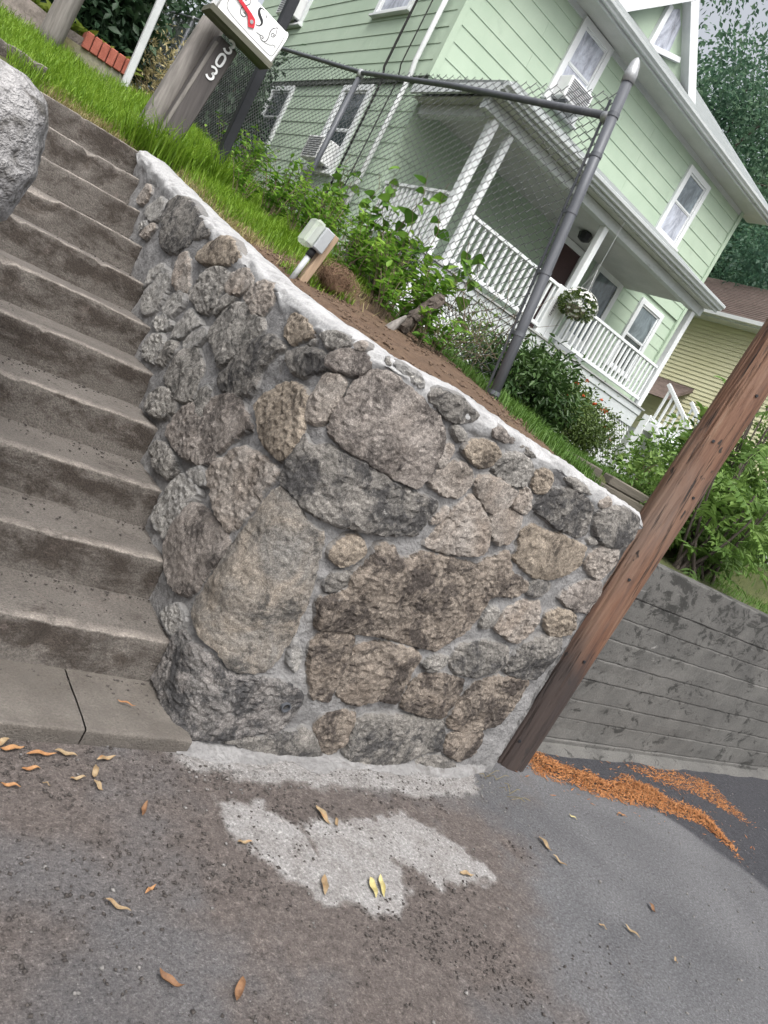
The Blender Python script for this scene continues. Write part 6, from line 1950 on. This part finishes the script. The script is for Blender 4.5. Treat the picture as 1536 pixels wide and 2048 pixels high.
bush('glossy_shrub', 'dark glossy leaved shrub beside the fence end post and grass strip', 'shrub', (5.0, 5.1, 2.0), (.45, .45, .45), 5600, .08, 'leaf_shrub', aspect=.36, clumps=44)
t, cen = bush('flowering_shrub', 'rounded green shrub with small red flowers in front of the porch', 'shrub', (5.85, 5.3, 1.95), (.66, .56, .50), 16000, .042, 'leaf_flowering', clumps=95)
n_ = 30
q = rdir(n_); q[:, 2] = np.abs(q[:, 2]); q[:, 0] -= .25; q[:, 1] -= .25; q = unit(q)
PP = np.array([5.85, 5.3, 1.97]) + q * np.array([.70, .60, .52]) * rng.uniform(.85, 1.05, (n_, 1))
sel = (rng.random(n_) < .9) & (PP[:, 2] > 2.05)
PP = PP[sel]
arr = []
for k in range(5):
    m_ = len(PP); d = rdir(m_, .3)
    arr.append(leaf_arrays(PP, d, rdir(m_), .028, .024, rng.random(m_)))
tag(leaf_obj('red_flowers', arr, 'petal_red', t), kind='stuff')
bush('small_shrub', 'small leafy shrub with white flowers against the white lattice', 'shrub', (4.8, 5.9, 2.2), (.3, .3, .28), 1300, .05, 'leaf_rose', clumps=16)

# basket flowers
nl = 1100
d = rdir(nl); P = np.array([9.35, 9.18, 4.06]) + d * np.array([.34, .31, .23]) * rng.uniform(.4, 1, (nl, 1)) ** .5
P[:, 2] -= .25 * np.clip(np.hypot(P[:, 0] - 9.35, P[:, 1] - 9.18) - .22, 0, 1)
tag(leaf_obj('foliage', [leaf_arrays(P, d + rdir(nl) * .5, rdir(nl, .5), .055, .028, rng.random(nl))], 'leaf_flowering', hb), kind='stuff')
nf = 90
d = rdir(nf, .5); d[:, 1] = -np.abs(d[:, 1]) * .8
PP = np.array([9.35, 9.18, 4.08]) + unit(d) * np.array([.35, .32, .25])
arr = []
for k in range(5):
    a = k * 1.257
    e = unit(np.cross(d, rdir(1))); f = np.cross(unit(d), e)
    arr.append(leaf_arrays(PP, e * math.cos(a) + f * math.sin(a) + unit(d) * .3, unit(d), .036, .034, rng.random(nf)))
tag(leaf_obj('white_flowers', arr, 'petal_white', hb), kind='stuff')

# rose with tall shoots by the pole
t, cen = bush('rose_bush', 'sparse rose bush with pale flowers between the cement cap and utility pole', 'rose bush', (5.0, 3.5, 1.78), (.26, .22, .2), 420, .055, 'leaf_rose', clumps=18, stems=14)
PP = cen[:5] + rng.normal(0, .04, (5, 3)); arr = []
for k in range(7):
    arr.append(leaf_arrays(PP, rdir(5, .4), rdir(5), .026, .026, rng.random(5)))
tag(leaf_obj('pale_flowers', arr, 'petal_white', t), kind='stuff')
weed(5.5, 3.5, 1.15, 3, .10, .11, 'leaf_rose', 'tall thin leafy shoot rising beside the utility pole', 'shoot', 'rose_shoot', tone0=.25)

# sumac: compound leaves, each frond its own part
frond_me = []
for k in range(4):
    npair = 7
    P, D, Nn, L = [], [], [], []
    for j in range(npair):
        x = .22 + .74 * j / (npair - 1)
        zz = -.28 * x * x
        for sg in (1, -1):
            P.append((x, 0, zz)); D.append((.45, sg, -.25)); L.append(.30 * (1 - .35 * abs(j - 2.5) / 4))
            Nn.append((0.15, -sg * .2, 1))
    P.append((.98, 0, -.27)); D.append((1, 0, -.5)); L.append(.26); Nn.append((0.3, 0, 1))
    A = leaf_arrays(np.array(P), np.array(D) + rng.normal(0, .12, (len(P), 3)), np.array(Nn) + rng.normal(0, .15, (len(P), 3)), np.array(L), np.array(L) * .34, np.full(len(P), .2 + .17 * k), .12, .22)
    mb = MB(); mb.tube([(x, 0, -.28 * x * x) for x in np.linspace(0, 1, 6)], .008, 4, False)
    V = np.concatenate([A[0], np.array(mb.v)])
    F = [tuple(map(int, f)) for f in A[1]] + [tuple(i + len(A[0]) for i in f) for f in mb.f]
    me = build_mesh('frond', V, F, False, {'tone': np.concatenate([A[2], np.full(len(mb.v), .45)])})
    me.materials.append(MATS['leaf_sumac'])
    frond_me.append(me)


def sumac(x, y, h, w, n_fr, label):
    zb = gz(x, y)
    t = thing('sumac_shrub', label, 'shrub', (x, y, zb), 'shrubs above the concrete wall')
    paths, tips = [], []
    for k in range(9):
        a = rng.random() * 6.28; r = w * rng.uniform(.25, 1)
        top = np.array([x + r * math.cos(a), y + r * math.sin(a) * .8, zb + h * rng.uniform(.45, 1)])
        p0 = np.array([x + rng.normal(0, .05), y + rng.normal(0, .05), zb - .05])
        ctrl = np.array([p0[0] + (top[0] - p0[0]) * .75, p0[1] + (top[1] - p0[1]) * .75, zb + h * .25])
        ts = np.linspace(0, 1, 9)[:, None]
        C = (1 - ts) ** 2 * p0 + 2 * ts * (1 - ts) * ctrl + ts ** 2 * top
        paths.append([tuple(c) for c in C]); tips.append(C)
    stems_obj('stems', paths, .016, 'bark', t, 7)
    ob_ = Vector((x, y, zb))
    for k in range(n_fr):
        C = tips[k % 9]
        i_ = int(rng.integers(3, 9))
        lo_ = bpy.data.objects.new('frond', random.choice(frond_me)); COL.objects.link(lo_); lo_.parent = t
        lo_.location = Vector(C[i_]) + Vector(rng.normal(0, .05, 3)) - ob_
        lo_.rotation_euler = (rng.uniform(-.5, .5), rng.uniform(-.75, .5), rng.uniform(0, 6.28))
        s_ = rng.uniform(.24, .42); lo_.scale = (s_, s_, s_)


sumac(5.3, 2.95, .8, .38, 50, 'green feathery leaved shrub above the concrete wall right beside the utility pole')
sumac(5.75, 3.0, 1.05, .5, 70, 'green feathery leaved shrub with bare lower branches on the concrete wall edge')
sumac(6.4, 3.5, 1.5, .65, 80, 'taller green feathery leaved shrub behind the ones on the concrete wall')
sumac(7.6, 3.6, 1.5, .7, 60, 'green feathery leaved shrub standing apart beyond the others in the grass')
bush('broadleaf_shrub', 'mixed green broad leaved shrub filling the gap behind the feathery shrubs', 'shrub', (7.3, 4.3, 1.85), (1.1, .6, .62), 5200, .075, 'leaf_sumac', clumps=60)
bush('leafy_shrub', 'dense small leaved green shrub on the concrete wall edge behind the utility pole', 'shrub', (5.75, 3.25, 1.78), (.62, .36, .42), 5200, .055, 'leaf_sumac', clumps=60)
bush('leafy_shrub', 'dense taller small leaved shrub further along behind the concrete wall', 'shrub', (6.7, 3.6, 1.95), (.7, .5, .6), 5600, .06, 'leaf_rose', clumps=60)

# hostas on the garden wall
hz = 3.2
ht = thing('hosta', 'clump of yellow green hosta leaves on the garden wall', 'hosta', (1.55, 10.6, hz))
arr = []
for (x, y) in ((1.0, 10.6), (1.3, 10.55), (1.55, 10.55), (1.8, 10.6), (1.95, 10.5)):
    m_ = 42
    a = rng.random(m_) * 6.28
    d = np.stack([np.cos(a), np.sin(a), rng.uniform(.35, 1.3, m_)], 1)
    P = np.tile(np.array([x, y, hz + .02]), (m_, 1)) + rng.normal(0, .03, (m_, 3)) * np.array([1, 1, .2])
    L = rng.uniform(.18, .34, m_)
    arr.append(leaf_arrays(P, d, np.stack([-np.cos(a), -np.sin(a), np.full(m_, .8)], 1), L, L * .33, rng.random(m_), .12, .35))
tag(leaf_obj('leaves', arr, 'leaf_hosta', ht), kind='stuff')

# dark shrubs up the slope
for (c, rad, lb) in (((.6, 12.2, 4.1), (1.4, .9, 1.3), 'dark green dense shrub behind the mottled garden wall'),
                     ((4.9, 17.0, 4.9), (1.1, 1.3, 1.4), 'dark green shrub behind the chain link beside the wooden posts'),
                     ((1.9, 12.4, 4.0), (.75, .7, 1.1), 'dark green shrub behind the pale slim post'),
                     ((4.6, 22.5, 5.6), (2.6, 1.6, 2.6), 'very dark evergreen shrub mass behind the far end of the fence'),
                     ((.5, 16, 6), (3.2, 1.6, 2.6), 'tall dark shrub rising up the slope above the hostas')):
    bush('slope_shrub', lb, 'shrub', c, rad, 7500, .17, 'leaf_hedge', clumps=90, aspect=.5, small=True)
bush('dry_shrub', 'half dry brownish shrub at the foot of the far fence', 'shrub', (2.75, 12.2, 3.6), (.35, .5, .7), 1300, .09, 'grass_dry', clumps=30, aspect=.3, small=True)


def tree(x, y, zb, h, crown_c, rad, n_leaf, lsize, label, clumps=150):
    t = thing('tree', label, 'tree', (x, y, zb), 'trees behind the houses')
    cen = []
    for _ in range(clumps):
        d = rdir(1)[0]; r = rng.uniform(.35, 1.0) ** .5
        cen.append(np.array(crown_c) + d * np.array(rad) * r * (1 + .16 * rng.normal()))
    cen = np.array(cen)
    mb = MB()
    top = np.array([x, y, crown_c[2] + rad[2] * .4])
    base = np.array([x, y, zb - .2])
    axis = [tuple(base + (top - base) * t_ + np.array([.25 * math.sin(t_ * 5), .2 * math.cos(t_ * 4) - .2, 0])) for t_ in np.linspace(0, 1, 9)]
    mb.tube(axis, [.34 * (1 - .8 * t_) for t_ in np.linspace(0, 1, 9)], 12, False)
    mb.obj('trunk', 'bark', t, smooth=True)
    limbs = []
    for q in cen[::5]:
        s_ = np.array(axis[int(rng.integers(3, 8))])
        m_ = (s_ + q) / 2 + np.array([0, 0, .3])
        limbs.append([tuple(s_), tuple((s_ + m_) / 2), tuple(m_), tuple(q)])
    stems_obj('limbs', limbs, .09, 'bark', t, 6)
    k = rng.integers(0, clumps, n_leaf)
    off = rng.normal(size=(n_leaf, 3)) * np.array(rad) * .125
    off[:, 2] *= .75
    P = cen[k] + off
    ct = rng.random(clumps)
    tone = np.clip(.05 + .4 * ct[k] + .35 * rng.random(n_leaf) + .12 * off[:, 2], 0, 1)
    d = unit(off + rdir(n_leaf) * .8 + np.array([0, 0, -.25]))
    L = lsize * rng.uniform(.6, 1.25, n_leaf)
    o = leaf_obj('crown', [small_leaf_arrays(P, d, unit(np.array([0, 0, .7]) + rdir(n_leaf) * .7), L, L * .55, tone)], 'leaf_tree', t)
    tag(o, kind='stuff')


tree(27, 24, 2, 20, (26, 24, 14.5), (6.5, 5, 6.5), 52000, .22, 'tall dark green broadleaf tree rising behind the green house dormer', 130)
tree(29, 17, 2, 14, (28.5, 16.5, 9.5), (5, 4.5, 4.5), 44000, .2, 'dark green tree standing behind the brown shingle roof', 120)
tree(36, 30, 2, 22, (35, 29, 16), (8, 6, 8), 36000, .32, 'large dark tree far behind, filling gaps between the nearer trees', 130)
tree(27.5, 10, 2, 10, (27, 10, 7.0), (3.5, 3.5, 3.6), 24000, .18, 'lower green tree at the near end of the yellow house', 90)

# ------------------------------------------------------------------ litter on the road
def curled_leaf(L, wd, curl, seed):
    n_ = 10
    V = []
    for i in range(n_ + 1):
        t = i / n_
        w = wd * (math.sin(math.pi * min(1, t * 1.02) ** .85) ** .8 + .03)
        x = L * (t - .5)
        z = .006 + curl * L * (4 * (t - .5) ** 2) * .35 + .004 * math.sin(t * 9 + seed)
        yo = .035 * L * math.sin(t * 2.5 + seed)
        for s_, up in ((-1, .45), (-.5, .08), (0, -.02), (.5, .10), (1, .5)):
            V.append((x, yo + s_ * w * .5 * (1 - .25 * abs(s_)), max(.003, z + up * w * (.35 + .4 * curl))))
    F = [(i * 5 + j, (i + 1) * 5 + j, (i + 1) * 5 + j + 1, i * 5 + j + 1) for i in range(n_) for j in range(4)]
    me = build_mesh('fallen_leaf', V, F, True)
    return me


LEAVES = [
    # x, y, heading, length, tone, label
    (1.038, 1.411, -38, .075, 'tan', 'curled tan leaf with dark spots lying on bare brownish asphalt'),
    (1.300, 1.135, 55, .090, 'brown', 'long narrow reddish brown leaf lying alone on dark asphalt'),
    (1.113, 1.179, -46, .075, 'brown', 'strongly curled dark brown leaf on asphalt, tips turned up'),
    (1.149, 1.464, 28, .045, 'orange', 'short orange brown leaf lying on brownish asphalt'),
    (1.537, 1.633, -1, .060, 'tan', 'pale tan leaf at the edge of the pale cement patch'),
    (1.761, 1.442, -113, .085, 'tan', 'slim tan leaf lying across the pale cement patch border'),
    (1.945, 1.766, -86, .104, 'tan', 'long tan leaf in dark soil between wall and cement patch'),
    (1.985, 1.727, -120, .060, 'tan', 'pale leaf touching the long tan leaf near the wall'),
    (1.964, 1.422, -105, .088, 'yellow', 'thin curved yellow leaf on the pale cement patch'),
    (2.011, 1.425, -111, .100, 'yellow', 'broader yellow leaf on the pale cement patch'),
    (3.192, 1.608, -104, .105, 'tan', 'large tan leaf on bluish asphalt, its tip meeting another leaf'),
    (3.177, 1.502, -68, .078, 'tan', 'narrow tan leaf at the tip of the large tan leaf'),
    (3.247, 1.113, -68, .075, 'tan', 'plump tan leaf with orange edge on bluish asphalt'),
    (3.079, 1.158, -55, .042, 'tan', 'tiny flat tan leaf on bluish asphalt'),
    (3.574, 1.211, -125, .07, 'brown', 'small crumpled brown leaf on bluish asphalt'),
    (3.369, 0.959, -125, .038, 'tan', 'tiny curled pale leaf on bluish asphalt'),
    (3.652, 1.791, -42, .055, 'yellow', 'small yellowish leaf on asphalt near the utility pole'),
    (2.492, 1.460, -16, .070, 'tan', 'pinkish tan leaf on the rightmost pale cement patch'),
    (1.152, 2.009, 15, .075, 'tan', 'tan leaf lying against the foot of the kerb step'),
    (1.037, 1.905, 17, .060, 'tan', 'left lobe of three tan leaves fanned out before the kerb step'),
    (1.100, 1.945, 75, .07, 'tan', 'upright lobe of three tan leaves fanned out before the kerb step'),
    (1.096, 1.875, -80, .06, 'tan', 'lower lobe of three tan leaves fanned out before the kerb step'),
    (1.222, 1.774, 59, .078, 'brown', 'thin dark reddish leaf on asphalt before the kerb step'),
    (0.899, 1.940, 15, .064, 'orange', 'orange leaf before the kerb step'),
    (0.854, 2.030, 17, .080, 'orange', 'broad orange leaf pressed against the kerb step'),
    (0.942, 2.013, -2, .093, 'orange', 'long orange leaf pressed against the kerb step'),
    (1.02, 2.02, -14, .075, 'tan', 'narrow curled tan leaf beside the long orange leaf'),
    (0.829, 1.862, -1, .060, 'orange', 'reddish orange leaf out on the asphalt before the kerb step'),
    (0.935, 1.876, -32, .028, 'tan', 'tiny tan leaf scrap before the kerb step'),
    (4.186, 1.823, -23, .06, 'orange', 'small orange leaf on asphalt below the wood chips'),
    (0.82, 2.045, 40, .085, 'tan', 'tan leaf half under the broad orange leaf'),
]
for i, (x, y, a, L, tone, lb) in enumerate(LEAVES):
    me = curled_leaf(L, L * random.uniform(.26, .42), random.uniform(.0, .25) if i != 2 else .8, i * 1.7)
    o = link('fallen_leaf', me, 'leaf_' + tone, None, (x, y, .004))
    o.rotation_euler = (random.uniform(-.06, .06), random.uniform(-.05, .05), R(a))
    tag(o, lb, 'leaf', 'fallen leaves on the road')
x, y = 1.19, 2.15
me = curled_leaf(.07, .014, .2, 3.3)
o = link('fallen_leaf', me, 'leaf_orange', None, (1.26, 2.245, .069)); o.rotation_euler = (0, 0, R(-20))
tag(o, 'thin orange leaf lying on the kerb step beside the corner stone', 'leaf', 'fallen leaves on the road')


def chunks(name, P, size, mat, label, cat, elong=1.0, flat=.6, dirs=None):
    """Many small angular pieces joined: squashed octahedra with jitter."""
    n_ = len(P)
    base = np.array([(1, 0, 0), (-1, 0, 0), (0, 1, 0), (0, -1, 0), (0, 0, 1), (0, 0, -1)], float)
    V = base[None] * (1 + rng.normal(0, .18, (n_, 6, 1))) + rng.normal(0, .16, (n_, 6, 3))
    sz = np.broadcast_to(size, n_)[:, None, None]
    V = V * sz * np.array([elong, 1, flat])
    a = rng.random(n_) * 6.28 if dirs is None else dirs
    c_, s_ = np.cos(a), np.sin(a)
    tl = rng.normal(0, .35, n_)
    x = V[..., 0] * np.cos(tl)[:, None]; zt = V[..., 2] + V[..., 0] * np.sin(tl)[:, None] * (1 if elong > 2 else .3)
    V = np.stack([x * c_[:, None] - V[..., 1] * s_[:, None], x * s_[:, None] + V[..., 1] * c_[:, None], zt], -1)
    V = V + P[:, None, :]
    b = np.arange(n_)[:, None] * 6
    F = np.concatenate([b + np.array(t) for t in ((0, 2, 4), (2, 1, 4), (1, 3, 4), (3, 0, 4), (2, 0, 5), (1, 2, 5), (3, 1, 5), (0, 3, 5))])
    me = build_mesh(name, V.reshape(-1, 3), F, False)
    o = link(name, me, mat)
    return tag(o, label, cat, kind='stuff')


def road_pts(n_, f, x0, x1, y0, y1, lift=.0035):
    x, y = rng.uniform(x0, x1, n_), rng.uniform(y0, y1, n_)
    k = rng.random(n_) < f(x, y)
    x, y = x[k], y[k]
    return np.stack([x, y, (vfbm(x, y, 1.1, 31, 3) - .5) * .004 + lift], 1)


CH1 = [(3.89, 2.37), (3.76, 2.15), (3.89, 2.12), (4.03, 2.11), (4.11, 2.01), (4.38, 1.96), (4.62, 1.92), (4.92, 1.87), (5.08, 1.76), (5.13, 1.5), (5.29, 1.72), (5.29, 1.88), (5.05, 1.99), (5.0, 2.12), (4.84, 2.18), (4.43, 2.14), (4.31, 2.2), (4.07, 2.27)]
CH2 = [(5.0, 2.3), (5.58, 2.33), (6.06, 2.23), (5.97, 2.02), (5.99, 1.82), (5.81, 1.82), (5.68, 1.96), (5.51, 2.08), (5.16, 2.14)]
wv = lambda x, y: (vfbm(x, y, 6, 91) - .5) * .16
P = np.concatenate([road_pts(34000, lambda x, y: sstep(-.05, .07, poly_sd(x, y, CH1) + wv(x, y)), 3.6, 5.5, 1.3, 2.45),
                    road_pts(16000, lambda x, y: .55 * sstep(-.08, .12, poly_sd(x, y, CH2) + wv(x, y)), 4.8, 6.3, 1.6, 2.45),
                    road_pts(2500, lambda x, y: .25 * sstep(-.35, .0, poly_sd(x, y, CH1) + wv(x, y)), 3.5, 6.5, 1.2, 2.45)])
P[:, 2] += .028 * np.clip(poly_sd(P[:, 0], P[:, 1], CH1) / .1, 0, 1) * rng.random(len(P))
chunks('wood_chips', P, rng.uniform(.0014, .0042, len(P)), 'chip_orange', 'orange wood chips and shavings spilled along the foot of the concrete wall', 'wood chips', 6.5, .3, rng.normal(-.25, .8, len(P)))
f_soil = lambda x, y: a_soil(x, y) * (1 - .75 * a_dust(x, y)) * sstep(.42, .6, vfbm(x, y, 4, 95))
P = road_pts(34000, f_soil, .6, 4.0, .3, 2.15)
chunks('soil_crumbs', P, .0012 + .0075 * rng.random(len(P)) ** 4, 'crumb_dark', 'dark crumbs of soil scattered over the asphalt below the wall', 'soil')
P = np.concatenate([road_pts(5200, lambda x, y: .30 + 0 * x, .4, 6.5, .2, 2.3), road_pts(2600, lambda x, y: sstep(1.86, 2.0, y) * sstep(3.4, 3.0, x), 1.45, 3.5, 1.85, 2.14)])
chunks('road_gravel', P, .0018 + .0075 * rng.random(len(P)) ** 4, 'pebble', 'scattered grey grit and pebbles on the road', 'gravel')
# cement fillet and spilled mortar along the foot of the stone wall
V = []
us = np.arange(1.44, 3.26, .02)
for u in us:
    w = (.07 + .06 * fbm((u, 0, 0), 4, 3.0, 4)) * min(1, (3.27 - u) / .25)
    for t, h in ((0, .0), (.35, .006), (.7, .014), (1.0, .03)):
        V.append((u, 2.12 - w * (1 - t) + (.02 if t == 1 else 0), h * (1 + .6 * fbm((u, t, 0), 14, 6.0, 3)) + .003))
F = [(i * 4 + j, (i + 1) * 4 + j, (i + 1) * 4 + j + 1, i * 4 + j + 1) for i in range(len(us) - 1) for j in range(3)]
o = MB().add(V, F).obj('mortar_fillet', 'mortar', wall, smooth=True)
x, y = rng.uniform(1.72, 3.1, 5000), rng.uniform(2.4, 4.4, 5000)
k = rng.random(5000) < a_soilyard(x, y) * sstep(.35, .6, vfbm(x, y, 5, 97))
P = np.stack([x[k], y[k], ground(x[k], y[k])], 1)
P[:, 2] += .002
chunks('bank_clods', P, .002 + .016 * rng.random(len(P)) ** 4, 'soil_clod', 'brown clods and grit on the bare soil bank behind the cap', 'soil')
# grit and crumbs gathered on the treads
P = []
for k in range(NSTEP):
    m_ = 260 if k < 6 else 120
    x = rng.uniform(.45, 1.45, m_)
    y = 2.08 + (k + 1) * RUN - .02 - .22 * rng.random(m_) ** 2
    P.append(np.stack([x, y, np.full(m_, .06 + k * RISE + .001)], 1))
P = np.concatenate(P)
chunks('step_grit', P, .0014 + .007 * rng.random(len(P)) ** 4, 'crumb_dark', 'dark grit and crumbs gathered on the treads of the stairs', 'grit')
# dry stalks by the pole
mb = MB()
for k in range(9):
    p0 = Vector((3.18 + random.uniform(0, .15), 2.0 + random.uniform(-.1, .08), .01))
    d = Vector((random.uniform(-.1, .1), random.uniform(-.12, .06), random.uniform(.0, .05)))
    mb.tube([p0, p0 + d * .6 + Vector((0, 0, .015)), p0 + d], .0015, 4, False)
o = mb.obj('dry_stalks', 'grass_dry', None, (3.25, 2.0, .0)); tag(o, 'few dry pale stalks on the ground between wall end and pole', 'stalks', kind='stuff')
